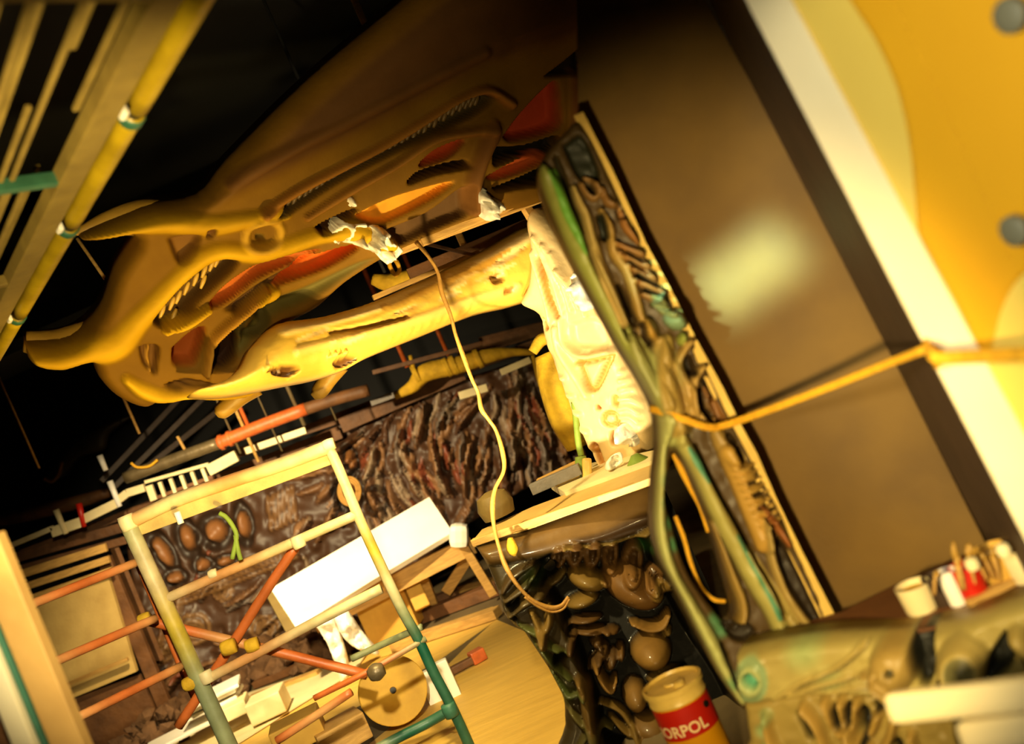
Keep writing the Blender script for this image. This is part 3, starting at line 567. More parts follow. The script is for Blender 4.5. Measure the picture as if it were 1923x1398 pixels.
B.blob(1104, 1094, 40, 24, 18, .17, LB).blob(1190, 1108, 66, 40, 32, .18, (110, 78, 38)).blob(1094, 1136, 34, 15, -18, .13, LB).blob(1240, 1110, 18, 24, 20, .1, LB)
for (x, y, rx, ry, a) in [(1100, 1172, 34, 8, -8), (1112, 1194, 36, 9, -4), (1150, 1193, 16, 8, 0), (1074, 1204, 9, 20, 20), (1122, 1215, 12, 14, 0), (1132, 1236, 13, 22, 20), (1150, 1250, 12, 24, 15), (1118, 1252, 10, 20, 30), (1168, 1236, 8, 20, 0)]:
    B.blob(x, y, rx, ry, a, .11, random.choice([(78, 56, 28), (92, 66, 32)]))
B.ridge([(1118, 1250), (1132, 1285), (1148, 1302), (1158, 1282)], [5, 10, 11, 4], .13, (124, 92, 42))
B.ridge([(1188, 1176), (1220, 1186), (1246, 1180), (1258, 1158)], [5, 10, 11, 6], .13, (126, 94, 44)); B.blob(1256, 1194, 10, 12, 0, .1, LB)
B.blob(1226, 1232, 40, 38, 20, .19, (130, 98, 46)).blob(1196, 1318, 24, 34, -10, .15, (120, 90, 44)).blob(1226, 1380, 40, 30, 0, .12, (110, 82, 40)).blob(1256, 1280, 40, 14, -16, .14, LB)
B.ridge([(1085, 1262), (1100, 1290), (1104, 1330), (1118, 1380)], [8, 14, 12, 6], .14, (104, 80, 38))
for pts, c in [([(955, 1150), (985, 1125), (1040, 1100), (1060, 1080)], (78, 62, 30)), ([(950, 1120), (985, 1095), (1010, 1065)], (70, 56, 30)), ([(945, 1105), (965, 1075), (1000, 1050)], (66, 50, 26)), ([(975, 1165), (1010, 1180), (1030, 1200), (1060, 1215)], GB), ([(1000, 1140), (1018, 1180), (1022, 1200)], LB), ([(1030, 1130), (1030, 1160), (1014, 1196)], LB), ([(1000, 1195), (1040, 1235), (1070, 1262)], GB), ([(1036, 1250), (1060, 1290), (1090, 1285)], GB), ([(1070, 1320), (1100, 1350), (1150, 1380)], (92, 84, 42)), ([(1082, 1395), (1110, 1355), (1130, 1400)], (84, 78, 40)), ([(1150, 1360), (1180, 1390), (1210, 1400)], LB), ([(1130, 1330), (1170, 1350), (1200, 1398)], LB)]:
    B.ridge(pts, [5] + [9] * (len(pts) - 2) + [6], .07, c)
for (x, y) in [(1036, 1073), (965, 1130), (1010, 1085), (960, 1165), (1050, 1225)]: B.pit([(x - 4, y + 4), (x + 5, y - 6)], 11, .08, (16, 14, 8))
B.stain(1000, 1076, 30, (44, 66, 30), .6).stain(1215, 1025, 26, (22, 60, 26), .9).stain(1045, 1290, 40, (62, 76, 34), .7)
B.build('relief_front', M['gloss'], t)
zt = EYE - .69
pts = [PZ(*p, zt) for p in [(886, 1018), (1000, 980), (1100, 943), (1235, 893), (1242, 866), (1100, 915), (1000, 952), (905, 995)]]
slab('plank_top', pts, .03, M['counter'], t)
beam('plank_edge', P(888, 1020, 4.9), P(1232, 900, 4.6), .04, .035, M['timber'], t)
slab('back_shelf', [PZ(*p, zt + .02) for p in [(1060, 925), (1232, 862), (1232, 845), (1100, 872), (1030, 905)]], .05, M['cream'], t)
slab('carcass', [P(*p, 5.6) for p in [(930, 1030), (1240, 900), (1330, 1100), (1440, 1398), (1140, 1398), (1000, 1150)]], .05, M['black'], t)
o = beam('foam_strip', P(998, 920, 5.5), P(1090, 880, 5.45), .06, .06, M['greyfoam']); tag(o, 'grey foam strip lying behind the pale plank top', 'foam')
o = beam('batten', P(1010, 905, 5.6), P(1088, 868, 5.55), .05, .03, M['timber']); tag(o, 'pale batten on top of the grey foam strip', 'batten')
c = P(1205, 866, 5.1); o = lathe('lamp_shade', c - up * .05, [(.02, 0), (.05, .01), (.06, .05), (.02, .09)], M['strapgreen'], None, 16); tag(o, 'small green bowl on the shelf at the foot of the bright pillar', 'bowl')
o = lathe('timber_block', P(930, 950, 5.3) - Vector((0, 0, .06)), [(.085, 0), (.10, .06), (.08, .12), (.03, .14)], M['olive'], None, 18); tag(o, 'dull yellow rounded sack behind the left end of the plank top', 'sack'); o.name = 'small_sack'
o = tube('shell_peg', [P(958, 1012, 4.68), P(962, 1030, 4.66), P(966, 1042, 4.68)], [.014, .028, .012], M['foam'], None, 10); tag(o, 'small bright yellow peg on the left end of the bar front', 'peg')

# ================================================================== green relief column on the partition edge
CP = Plane((1040, 260, 3.03), (1500, 1100, 3.03))
K = Relief(CP, [(1028, 284), (1009, 328), (1024, 392), (1060, 470), (1110, 562), (1160, 652), (1200, 716), (1226, 770), (1233, 830), (1226, 900), (1223, 985), (1236, 1046), (1270, 1112), (1310, 1192), (1346, 1262), (1378, 1310), (1400, 1330), (1420, 1270), (1440, 1205), (1500, 1185), (1552, 1166), (1500, 1040), (1440, 915), (1375, 795), (1288, 615), (1240, 540), (1196, 450), (1164, 378), (1092, 238), (1060, 252)], 2.6, 12, .03, (78, 58, 27), holes=[[(1262, 846), (1246, 925), (1260, 985), (1284, 1062), (1320, 1122), (1362, 1170), (1378, 1150), (1362, 1090), (1336, 1000), (1304, 920), (1282, 872)]], thick=.07, rough=.002, p=.7)
G1 = (102, 161, 56); G2 = (170, 163, 100); TE = (78, 143, 112); DG = (34, 36, 22); BN = (146, 100, 48); PB = (178, 151, 85)
K.ridge([(1018, 325), (1041, 368), (1063, 415), (1089, 475), (1122, 540), (1156, 612), (1192, 690), (1228, 760)], [14, 20, 22, 22, 22, 24, 26, 30], .05, (148, 151, 73))
K.ridge([(1036, 330), (1054, 366), (1068, 405), (1086, 440), (1100, 476)], [10, 15, 16, 16, 10], .012, G1, cw=1.8)
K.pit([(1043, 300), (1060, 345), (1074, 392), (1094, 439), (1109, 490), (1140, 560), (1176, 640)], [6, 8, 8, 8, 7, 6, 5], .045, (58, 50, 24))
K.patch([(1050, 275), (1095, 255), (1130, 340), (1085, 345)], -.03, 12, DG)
K.ridge([(1075, 358), (1086, 384), (1098, 408), (1109, 451), (1124, 500), (1146, 556), (1166, 610)], [5, 9, 10, 11, 12, 13, 10], .045, PB)
K.ridge([(1090, 352), (1098, 366), (1112, 378), (1123, 366), (1112, 344), (1098, 338)], 6, .035, (141, 104, 53)); K.pit([(1104, 358), (1108, 364)], 8, .03, DG)
K.ridge([(1125, 400), (1142, 430), (1146, 460), (1152, 482), (1174, 514), (1190, 560), (1200, 600), (1212, 632)], [5, 9, 9, 10, 10, 11, 12, 16], .045, (163, 129, 61))
K.pit([(1126, 412), (1131, 430), (1134, 448)], 9, .05, DG); K.pit([(1160, 392), (1166, 410)], 9, .05, DG); K.pit([(1192, 420), (1205, 450)], 6, .04, DG)
K.ridge([(1164, 400), (1172, 430), (1196, 458)], [5, 8, 6], .035, (158, 107, 51))
for (a, b) in [((1156, 462), (1206, 482)), ((1160, 480), (1216, 504)), ((1176, 502), (1234, 528)), ((1190, 530), (1250, 552)), ((1205, 556), (1262, 575))]:
    K.ridge([a, ((a[0] + b[0]) / 2, (a[1] + b[1]) / 2 + 2), b], [5, 9, 6], .04, (148, 102, 48)); K.pit([(a[0] + 18, a[1] + 17), (b[0] - 4, b[1] + 13)], 5, .035, DG)
K.blob(1216, 622, 17, 24, -15, .05, (183, 141, 58)); K.pit([(1200, 610), (1206, 636), (1220, 646)], 6, .05, (56, 40, 20))
K.pit([(1160, 540), (1178, 580), (1192, 610)], 7, .04, (64, 48, 24))
K.blob(1266, 602, 26, 20, 20, .055, (131, 158, 117)); K.blob(1277, 637, 9, 14, 20, .05, (151, 161, 73)); K.pit([(1250, 572), (1266, 584)], 8, .05, DG); K.pit([(1284, 622), (1288, 630)], 7, .05, DG)
K.ridge([(1296, 640), (1281, 657), (1269, 686), (1286, 725), (1292, 760), (1293, 785)], [6, 8, 9, 9, 10, 12], .045, (183, 148, 80))
K.ridge([(1318, 688), (1302, 706), (1297, 735), (1300, 765), (1316, 792)], [6, 8, 9, 10, 10], .05, (183, 148, 80))
K.ridge([(1312, 735), (1320, 765), (1335, 785)], [4, 6, 5], .03, (161, 119, 58))
for p in [[(1290, 676), (1298, 700)], [(1308, 660), (1314, 676)], [(1311, 735), (1315, 765), (1328, 780)], [(1334, 752), (1348, 782)], [(1322, 716), (1334, 745)], [(1364, 820), (1374, 832)], [(1380, 845), (1390, 866)]]: K.pit(p, 10, .05, (48, 34, 18))
K.ridge([(1186, 640), (1216, 700), (1244, 760), (1262, 812)], [14, 30, 36, 28], .03, (150, 148, 84))
K.ridge([(1234, 640), (1246, 690), (1262, 740), (1276, 800)], [12, 22, 24, 20], .035, (160, 130, 66))
K.ridge([(1340, 812), (1356, 836), (1372, 862)], [12, 20, 16], .03, (150, 120, 58))
K.ridge([(1222, 560), (1240, 578), (1256, 592)], [6, 12, 10], .035, (134, 132, 76))
K.ridge([(1226, 570), (1246, 556), (1262, 566)], 7, .03, (118, 128, 84))
K.ridge([(1130, 360), (1140, 384), (1160, 392)], [6, 9, 6], .03, (130, 92, 44))
K.ridge([(1322, 730), (1338, 762), (1356, 790)], [6, 10, 8], .03, (136, 92, 44))
K.ridge([(1440, 900), (1456, 940), (1476, 980), (1500, 1030)], [5, 8, 8, 5], .025, (110, 76, 38))
K.stain(1235, 700, 60, (148, 153, 95), .7).stain(1262, 810, 40, (146, 148, 90), .6).stain(1258, 760, 20, (136, 151, 56), .6)
K.ridge([(1250, 640), (1246, 690), (1250, 740), (1262, 800)], [12, 20, 22, 22], .025, (163, 136, 68))
K.ridge([(1244, 790), (1236, 850), (1236, 915), (1236, 985), (1254, 1066), (1288, 1130), (1322, 1190), (1358, 1262), (1382, 1308)], [16, 14, 13, 13, 15, 17, 19, 18, 12], .05, (173, 173, 107), cw=1.3)
for p in [(1250, 900), (1250, 940), (1254, 980), (1262, 1020), (1340, 1160), (1350, 1180), (1368, 1270)]: K.stain(p[0], p[1], 20, (68, 136, 92), .75)
K.ridge([(1276, 828), (1300, 868), (1326, 922), (1358, 986), (1392, 1050), (1420, 1100), (1444, 1140), (1462, 1184)], [15, 16, 17, 18, 19, 19, 18, 16], .05, (170, 161, 90))
K.ridge([(1286, 838), (1304, 866), (1322, 900)], [4, 10, 4], .004, TE); K.ridge([(1376, 1000), (1400, 1040), (1420, 1076), (1440, 1112), (1452, 1150)], [4, 9, 10, 11, 6], .004, TE)
K.pit([(1302, 836), (1322, 880), (1352, 938), (1384, 992), (1410, 1044), (1440, 1094), (1466, 1150)], [5, 6, 6, 6, 7, 7, 7], .05, (52, 40, 20))
K.ridge([(1330, 980), (1350, 1030), (1368, 1075), (1386, 1120), (1388, 1150), (1374, 1172)], [5, 8, 9, 10, 12, 12], .05, (156, 126, 61))
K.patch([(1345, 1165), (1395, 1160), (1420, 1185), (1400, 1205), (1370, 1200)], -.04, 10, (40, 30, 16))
K.ridge([(1360, 850), (1390, 900), (1412, 960), (1428, 1020)], [18, 26, 24, 16], .035, (183, 143, 63))
for k in range(9): K.ridge([(1366 + k * 6.5, 878 + k * 13), (1386 + k * 6.5, 880 + k * 12.5), (1410 + k * 6, 870 + k * 12.5)], [3, 5, 3], .018 if k % 2 else .024, (190, 151, 70))
for k in range(4): K.pit([(1398 + k * 10, 905 + k * 22), (1418 + k * 8, 900 + k * 22)], 6, .03, (60, 42, 20))
K.ridge([(1426, 974), (1436, 1010), (1444, 1050), (1466, 1105), (1492, 1146), (1516, 1176)], [5, 8, 9, 9, 10, 10], .045, PB)
K.ridge([(1400, 1030), (1430, 1080), (1460, 1130), (1492, 1182)], [8, 10, 11, 12], .03, (163, 143, 75))
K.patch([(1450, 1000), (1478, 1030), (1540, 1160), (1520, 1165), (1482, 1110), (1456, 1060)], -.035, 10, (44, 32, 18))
K.ridge([(1425, 950), (1452, 985), (1475, 1020)], [5, 8, 5], .03, (153, 92, 43))
K.ridge([(1350, 1205), (1364, 1240), (1378, 1280)], 5, -.04, (60, 52, 28))
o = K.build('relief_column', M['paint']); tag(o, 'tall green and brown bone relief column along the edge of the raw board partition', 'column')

# ================================================================== bench on the right: modelled beam, ledge and root front
ZL = EYE - 1.03
t = thing('sculpted_bench', 'green bone like bench front with a brown ledge at lower right', 'bench')
WP = Plane((1400, 1250, 2.92), (1930, 1190, 2.45))
U = Relief(WP, [(1390, 1218), (1440, 1208), (1560, 1192), (1700, 1186), (1800, 1166), (1960, 1126), (2000, 1270), (1930, 1282), (1850, 1288), (1740, 1302), (1640, 1298), (1560, 1290), (1480, 1302), (1412, 1312), (1392, 1280)], 3.2, 18, .06, (170, 153, 87), thick=.08, rough=.002)
U.blob(1425, 1258, 34, 46, 0, .02, (170, 178, 117)); U.pit([(1422, 1256), (1428, 1262)], 15, .05, (87, 156, 122)); U.ring(1425, 1260, 26, 36, 0, .25, -.01, (143, 165, 117))
U.stain(1520, 1205, 50, (156, 173, 112), .8).stain(1570, 1260, 36, (146, 165, 107), .5)
for pts in [[(1468, 1298), (1520, 1262), (1580, 1236), (1620, 1206), (1640, 1180)], [(1480, 1300), (1540, 1272), (1600, 1254), (1660, 1234)], [(1500, 1300), (1560, 1284), (1640, 1270), (1720, 1282)]]:
    U.pit([(p[0] + 3, p[1] + 4) for p in pts], 5, .03, (70, 62, 32)); U.ridge(pts, 7, .02, (173, 151, 82))
U.blob(1690, 1228, 46, 52, 10, .07, (170, 141, 73)); U.blob(1692, 1226, 9, 9, 0, -.03, (72, 64, 34))
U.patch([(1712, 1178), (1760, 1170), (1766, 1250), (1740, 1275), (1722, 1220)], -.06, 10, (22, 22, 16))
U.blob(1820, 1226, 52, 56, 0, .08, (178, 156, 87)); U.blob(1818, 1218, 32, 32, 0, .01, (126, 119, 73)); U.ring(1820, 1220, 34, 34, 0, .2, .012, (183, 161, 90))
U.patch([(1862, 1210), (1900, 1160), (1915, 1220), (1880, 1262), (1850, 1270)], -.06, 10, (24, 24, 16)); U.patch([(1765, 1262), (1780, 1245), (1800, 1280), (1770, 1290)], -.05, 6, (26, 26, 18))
U.ridge([(1920, 1170), (1945, 1200), (1960, 1250)], 22, .06, (170, 148, 80))
U.ridge([(1640, 1240), (1700, 1275), (1790, 1292), (1880, 1275)], 8, .035, (165, 136, 70))
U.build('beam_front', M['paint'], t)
V = Relief(Plane((1400, 1350, 2.96), (1930, 1290, 2.5)), [(1402, 1312), (1480, 1296), (1560, 1284), (1640, 1292), (1740, 1296), (1850, 1284), (1960, 1270), (1980, 1460), (1430, 1460), (1412, 1380)], 3.5, 14, .04, (151, 129, 65), thick=.05, rough=.002)
for pts in [[(1520, 1310), (1545, 1340), (1560, 1380), (1570, 1430)], [(1560, 1300), (1580, 1340), (1600, 1365), (1610, 1410)], [(1590, 1300), (1600, 1335), (1612, 1360), (1640, 1380), (1660, 1420)], [(1620, 1300), (1612, 1340), (1616, 1370)], [(1660, 1318), (1648, 1350), (1624, 1380), (1600, 1420)], [(1690, 1330), (1680, 1365), (1660, 1400)], [(1450, 1330), (1460, 1370), (1490, 1420)], [(1720, 1360), (1730, 1400)]]:
    V.ridge(pts, 10, .05, (173, 139, 65))
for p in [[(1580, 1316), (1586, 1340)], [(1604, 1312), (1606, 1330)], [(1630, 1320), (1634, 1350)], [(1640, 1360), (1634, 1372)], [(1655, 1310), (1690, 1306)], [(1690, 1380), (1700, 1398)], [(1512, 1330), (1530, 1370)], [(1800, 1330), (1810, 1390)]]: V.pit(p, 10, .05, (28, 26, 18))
for p in [(1440, 1360), (1452, 1390), (1448, 1330)]: V.stain(p[0], p[1], 18, (122, 156, 102), .8)
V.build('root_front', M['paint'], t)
slab('ledge', [PZ(*p, ZL) for p in [(1388, 1222), (1440, 1212), (1560, 1196), (1700, 1186), (1930, 1134), (2010, 1112), (2010, 985), (1930, 1012), (1850, 1024), (1700, 1090), (1580, 1150), (1440, 1190)]], .03, M['ledge'], t)

# tins, tubs and brushes on the ledge
def ledge_pt(x, y): return PZ(x, y, ZL)
def tub(name, label, cat, x, y, r, h, mtl, fill, lean=(0, 0), group='paint tubs on the brown ledge', hollow=True):
    th = thing(name, label, cat, group); b = ledge_pt(x, y); ax = Vector((lean[0], lean[1], 1))
    lathe('body', b, [(r * .86, 0), (r * .9, .004), (r, h), (r * .94, h), (r * .82, .01), (.004, .008)], M[mtl], th, 24, ax)
    lathe('contents', b + ax.normalized() * h * .72, [(r * .92, 0), (r * .92, .004)], M[fill], th, 20, ax); return th
tub('plastic_tub', 'low cream tub, leftmost on the brown ledge', 'tub', 1733, 1146, .047, .075, 'cream', 'foam')
tub('plastic_tub', 'dark brown pot between the low cream tub and the white tin', 'pot', 1778, 1132, .038, .08, 'darkwood', 'ink')
tub('paint_tin', 'white tin standing left of the red tin on the ledge', 'tin', 1802, 1134, .026, .095, 'stub', 'foam')
tub('paint_tin', 'red tin full of brush handles on the ledge', 'tin', 1835, 1124, .040, .095, 'red', 'ink')
tub('plastic_tub', 'brownish tub with a pale lid edge, right of the red tin', 'tub', 1888, 1094, .052, .10, 'carton', 'cream')
tub('plastic_tub', 'cream tub cut off at the right edge of the picture', 'tub', 1934, 1086, .05, .09, 'cream', 'foam')
for (x0, y0, x1, y1, l) in [(1799, 1092, 1790, 1018, 'tall thin brush standing straight in the white tin'), (1806, 1090, 1797, 1040, 'short brush beside the tall thin one'), (1826, 1084, 1816, 1024, 'brush leaning left in the red tin'), (1848, 1072, 1818, 1022, 'brush leaning right over the red tin'), (1862, 1070, 1842, 1040, 'dull brush behind the red tin'), (1872, 1072, 1864, 1028, 'broad brush in the brownish tub'), (1748, 1100, 1762, 1072, 'brown stick leaning out of the low cream tub')]:
    th = thing('paint_brush', l, 'brush', 'brushes in the tins on the ledge'); d = 2.58
    a, b = P(x0 + 6, y0 + 18, d + .02), P(x0 * .45 + x1 * .55, y0 * .45 + y1 * .55, d); c = P(x1, y1, d)
    tube('handle', [a, (a + b) / 2, b], [.004, .005, .004], M['timber'], th, 8, 3); tube('bristles', [b, (b + c) / 2, c], [.005, .008, .003], M['horn'], th, 8, 3)
o = lathe('cream_ball', P(1831, 1072, 2.55), [(.004, 0), (.015, .004), (.019, .018), (.015, .032), (.004, .037)], M['cream'], None, 16); tag(o, 'round cream knob of a roller lying on top of the red tin', 'knob')
o = lathe('cream_ball', P(1890, 1046, 2.52), [(.004, 0), (.015, .004), (.019, .018), (.015, .032), (.004, .037)], M['cream'], None, 16); tag(o, 'round cream knob of a roller in the brownish tub', 'knob')
o = beam('timber_offcut', PZ(1818, 1135, ZL + .012), PZ(1900, 1092, ZL + .012), .03, .02, M['timber']); tag(o, 'thin timber offcut lying on the ledge before the red tin', 'offcut')
# cream rails nearest the camera
for pts, l in [([(1676, 1330, 2.0), (1800, 1317, 1.88), (2000, 1296, 1.72)], 'upper cream rounded rail at lower right nearest the camera'), ([(1812, 1384, 1.9), (1900, 1374, 1.82), (2020, 1358, 1.72)], 'lower cream rounded rail at the bottom right corner')]:
    a, b = P(*pts[0]), P(*pts[-1]); s = (b - a).normalized(); v, f = box_mesh((a + b) / 2, s, s.cross(up).normalized(), s.cross(up).normalized().cross(s), (b - a).length, .05, .060, .018)
    o = mesh_obj('cream_rail', v, f, M['jamb'], None, False); tag(o, l, 'rail', 'cream rails at lower right')

# ================================================================== resin drum with printed label
t = thing('resin_drum', 'cream lidded drum with red and yellow NORPOL print beside the bar', 'drum')
cb = P(1262, 1284, 3.55); R0 = .104; zc = cb.z; base = Vector((cb.x, cb.y, 0))
lathe('shell', base, [(R0, 0), (R0, .01), (R0 * .985, .02), (R0 * .985, zc - .05), (R0, zc - .045), (R0, zc - .04), (R0 * .985, zc - .035), (R0 * .985, zc - .006), (.01, zc - .006)], M['canyellow'], t, 40)
lathe('lid', base + Vector((0, 0, zc - .05)), [(R0 * 1.0, .0), (R0 * 1.02, .005), (R0 * 1.0, .01), (R0 * 1.0, .036), (R0 * 1.07, .04), (R0 * 1.07, .058), (R0 * .98, .06), (R0 * .95, .048), (R0 * .3, .05), (R0 * .28, .058), (.004, .058)], M['tin'], t, 40)
lathe('bung', base + Vector((.02, -.045, zc + .0)), [(.022, 0), (.022, .014), (.016, .016), (.004, .016)], M['tin'], t, 20)
def wrap(name, zlo, zhi, a0, a1, mtl, par, rr=R0 * .985 + .0015):
    n = 24; vs = []; fs = []
    for i in range(n + 1):
        a = a0 + (a1 - a0) * i / n
        for z in (zlo, zhi): vs.append(base + Vector((rr * math.sin(a), -rr * math.cos(a), z)))
    for i in range(n): fs.append((2 * i, 2 * i + 2, 2 * i + 3, 2 * i + 1))
    return mesh_obj(name, vs, fs, M[mtl], par)
band = wrap('red_band', zc - .165, zc - .055, -math.pi, math.pi, 'red', t)
def glyphs(text, size, zlow, acen, mtl, par, name, rr):
    cu = bpy.data.curves.new('txt', 'FONT'); cu.body = text; cu.size = size; cu.align_x = 'CENTER'; cu.resolution_u = 3; cu.offset = size * .02
    ob = bpy.data.objects.new('txt', cu); C.objects.link(ob); bpy.context.view_layer.update()
    me = bpy.data.meshes.new_from_object(ob.evaluated_get(bpy.context.evaluated_depsgraph_get())); bpy.data.objects.remove(ob); bpy.data.curves.remove(cu)
    bm = bmesh.new(); bm.from_mesh(me); bmesh.ops.triangulate(bm, faces=bm.faces[:]); bmesh.ops.subdivide_edges(bm, edges=[e for e in bm.edges if e.calc_length() > size * .3], cuts=2)
    vs = [base + Vector((rr * math.sin(v.co.x / rr + acen), -rr * math.cos(v.co.x / rr + acen), zlow + v.co.y)) for v in bm.verts]; bm.verts.index_update()
    fs = [[v.index for v in f.verts] for f in bm.faces]; bm.free(); bpy.data.meshes.remove(me)
    return mesh_obj(name, vs, fs, M[mtl], par, False)
glyphs('NORPOL', .056, zc - .150, -.52, 'lettering', band, 'lettering', R0 + .0008)
glyphs('A', .10, zc - .28, -.10, 'ink', t, 'emblem', R0 + .0008)
lathe('handle_lug', base + Vector((R0 * .72, -R0 * .72, zc - .085)), [(.012, 0), (.012, .004), (.004, .006)], M['ink'], t, 12, Vector((.7, -.7, 0)))

# ================================================================== ropes and cables
t = thing('twine_line', 'doubled yellow twine stretched from the green column across the board to the cream jamb', 'twine')
cpx = [(1222, 768, 3.0), (1250, 776, 2.93), (1290, 790, 2.91), (1332, 803, 2.92), (1368, 797, 2.93), (1450, 768, 2.8), (1550, 730, 2.62), (1650, 690, 2.42), (1740, 655, 2.19)]
for k in (-1, 1): tube('strand', [P(x, y + k * 3.2, d) for x, y, d in cpx], .0062, M['rope'], t, 8)
for k in (-1, 0, 1): tube('knot', [P(1740 + 2 * k, 650 + k * 8, 2.17), P(1752, 668 + k * 6, 2.1), P(1765, 674 + k * 5, 2.1), P(1760, 684 + k * 3, 2.12)], .008, M['rope'], t, 8)
for k in (-1, 1): tube('tail', [P(1756, 674 + k * 5, 2.1), P(1800, 671 + k * 5, 2.06), P(1840, 669 + k * 5, 2.0), P(1940, 664 + k * 5, 1.85)], .0085, M['rope'], t, 8)
t = thing('hanging_wires', 'yellow doubled wire drooping inside the hollow of the green column', 'wire')
for k in (0, 1): tube('strand', [P(x + 5 * k, y - 2 * k, 3.08) for x, y in [(1264, 852), (1280, 888), (1300, 925), (1316, 956), (1330, 1000)]], .006, M['rope'], t, 8)
tube('strand', [P(x, y, 3.12) for x, y in [(1268, 970), (1284, 1010), (1298, 1060), (1316, 1104), (1340, 1126), (1362, 1130)]], .007, M['rope'], t, 8)
t = thing('hanging_cable', 'long tan cable hanging from the canopy edge down to the bar front', 'cable')
cp = [(782, 455, 5.05), (806, 484, 5.0), (822, 512, 5.0), (830, 550, 5.0), (846, 592, 5.0), (856, 630, 5.0), (872, 674, 5.0), (886, 712, 4.95), (898, 738, 4.95), (904, 768, 4.9), (916, 786, 4.9), (932, 810, 4.9), (944, 850, 4.85), (946, 884, 4.8), (930, 918, 4.75), (925, 950, 4.7), (928, 990, 4.65), (938, 1030, 4.6), (950, 1064, 4.58), (972, 1100, 4.56), (1000, 1128, 4.55), (1032, 1142, 4.55), (1054, 1138, 4.55), (1068, 1122, 4.56)]
tube('cable', [P(*p) for p in cp], [.009 + .003 * ((i * 7) % 3 == 0) for i in range(len(cp))], M['cable'], t, 8)
tube('cable_end', [P(x, y, d - .01) for x, y, d in [(985, 1122, 4.55), (1010, 1140, 4.55), (1036, 1150, 4.55), (1058, 1144, 4.55), (1070, 1126, 4.56)]], .005, M['cable'], t, 8)
# ================================================================== scaffold tower
t = thing('scaffold_tower', 'orange and cream tubular scaffold tower in front of the relief wall', 'scaffold')
CRM = lin(226, 206, 150)[:4]; ORG = lin(212, 112, 50); TL = lin(150, 156, 112); GRN = lin(46, 96, 70); YLW = lin(206, 180, 60); PK = lin(222, 160, 96)
def stube(name, pts, r, cs, par=t, seg=12): return tube(name, [P(*p) for p in pts], r, M['tint'], par, seg, 6, True, cs)
DS = 5.1
stube('post', [(236, 975, DS), (284, 1080, DS), (330, 1180, DS), (375, 1280, DS), (430, 1400, DS), (452, 1450, DS)], .042, [TL, CRM, YLW, TL, TL, TL])
stube('post', [(262, 1060, DS + .25), (300, 1150, DS + .25), (345, 1260, DS + .25), (372, 1320, DS + .25)], .024, [ORG] * 4)
stube('post', [(612, 828, DS), (640, 890, DS), (672, 968, DS), (700, 1030, DS), (728, 1090, DS), (757, 1150, DS), (785, 1200, DS), (815, 1265, DS), (850, 1332, DS), (890, 1420, DS)], .027, [CRM, CRM, CRM, YLW, CRM, TL, GRN, GRN, GRN, GRN])
stube('top_rail', [(242, 982, DS), (330, 940, DS), (430, 905, DS), (530, 872, DS), (616, 840, DS)], .036, [PK, CRM, PK, CRM, CRM])
beam('toe_board', P(262, 992, DS + .02), P(622, 858, DS + .02), .03, .075, M['scafboard'], t)
stube('rail', [(306, 1128, DS), (420, 1077, DS), (548, 1020, DS), (672, 966, DS)], .026, [CRM, PK, CRM, CRM])
stube('rail', [(385, 1278, DS), (470, 1234, DS), (590, 1170, DS), (716, 1106, DS)], .026, [CRM, PK, CRM, CRM])
for a, b in [((40, 1143), (258, 1056)), ((92, 1248), (292, 1162)), ((138, 1352), (340, 1252))]:
    stube('side_rail', [(*a, DS - .5), ((a[0] + b[0]) / 2, (a[1] + b[1]) / 2, DS - .25), (*b, DS)], .022, [PK, ORG, PK])
stube('brace', [(556, 1026, DS + .06), (500, 1110, DS + .06), (430, 1220, DS + .06), (335, 1365, DS + .06)], .026, [ORG, ORG, ORG, ORG])
stube('brace', [(268, 1164, DS + .1), (350, 1184, DS + .1), (430, 1203, DS + .1), (540, 1230, DS + .1), (690, 1268, DS + .1)], .026, [ORG, ORG, PK, ORG, ORG])
stube('brace', [(660, 1238, DS + .2), (720, 1210, DS + .2), (792, 1178, DS + .1), (600, 1270, DS + .2)][:3], .018, [TL, TL, TL])
stube('low_rail', [(590, 1312, DS - .1), (690, 1262, DS - .1), (800, 1200, DS)], .015, [ORG, ORG, TL])
stube('low_rail', [(852, 1330, DS), (800, 1360, DS), (748, 1386, DS - .05), (700, 1412, DS - .1)], .026, [GRN, GRN, GRN, TL])
stube('low_rail', [(520, 1392, DS - .3), (600, 1340, DS - .3), (660, 1300, DS - .3)], .02, [ORG, PK, ORG])
CLAX = {True: Vector((0, 0, 1)), False: (right * .93 + up * .36).normalized()}
for x, y, m, s in [(430, 1216, 'foam', .05), (272, 1163, 'foam', .04), (357, 1284, 'foam', .045), (474, 1212, 'foam', .045), (560, 1018, 'cream', .045), (845, 1334, 'teal', .05), (400, 1078, 'cream', .03), (240, 982, 'cream', .055), (618, 836, 'cream', .04), (388, 1272, 'cream', .045)]:
    ax = CLAX[m == 'cream' and s > .04 or m == 'teal']
    c = P(x, y, DS - .01); tube('clamp', [c - ax * s * .7, c - ax * s * .2, c + ax * s * .2, c + ax * s * .7], [s * .72, s * .8, s * .8, s * .72], M[m], t, 12, 2)
tube('clamp', [P(694, 1270, 4.95), P(706, 1263, 4.95), P(720, 1256, 4.95)], [.03, .045, .03], M['steel'], t, 12, 3)
o = tube('strap_tail', [P(x, y, DS - .08) for x, y in [(412, 964), (425, 972), (438, 990), (444, 1010), (436, 1050)]], .012, M['strapgreen'], None, 8); tag(o, 'pale green cord knotted and hanging from the scaffold top rail', 'cord')
o = tube('strap_tail', [P(x, y, DS - .08) for x, y in [(442, 1005), (446, 1030), (452, 1052)]], .012, M['strapgreen'], None, 8); tag(o, 'loose end beside the knotted pale green cord', 'cord')
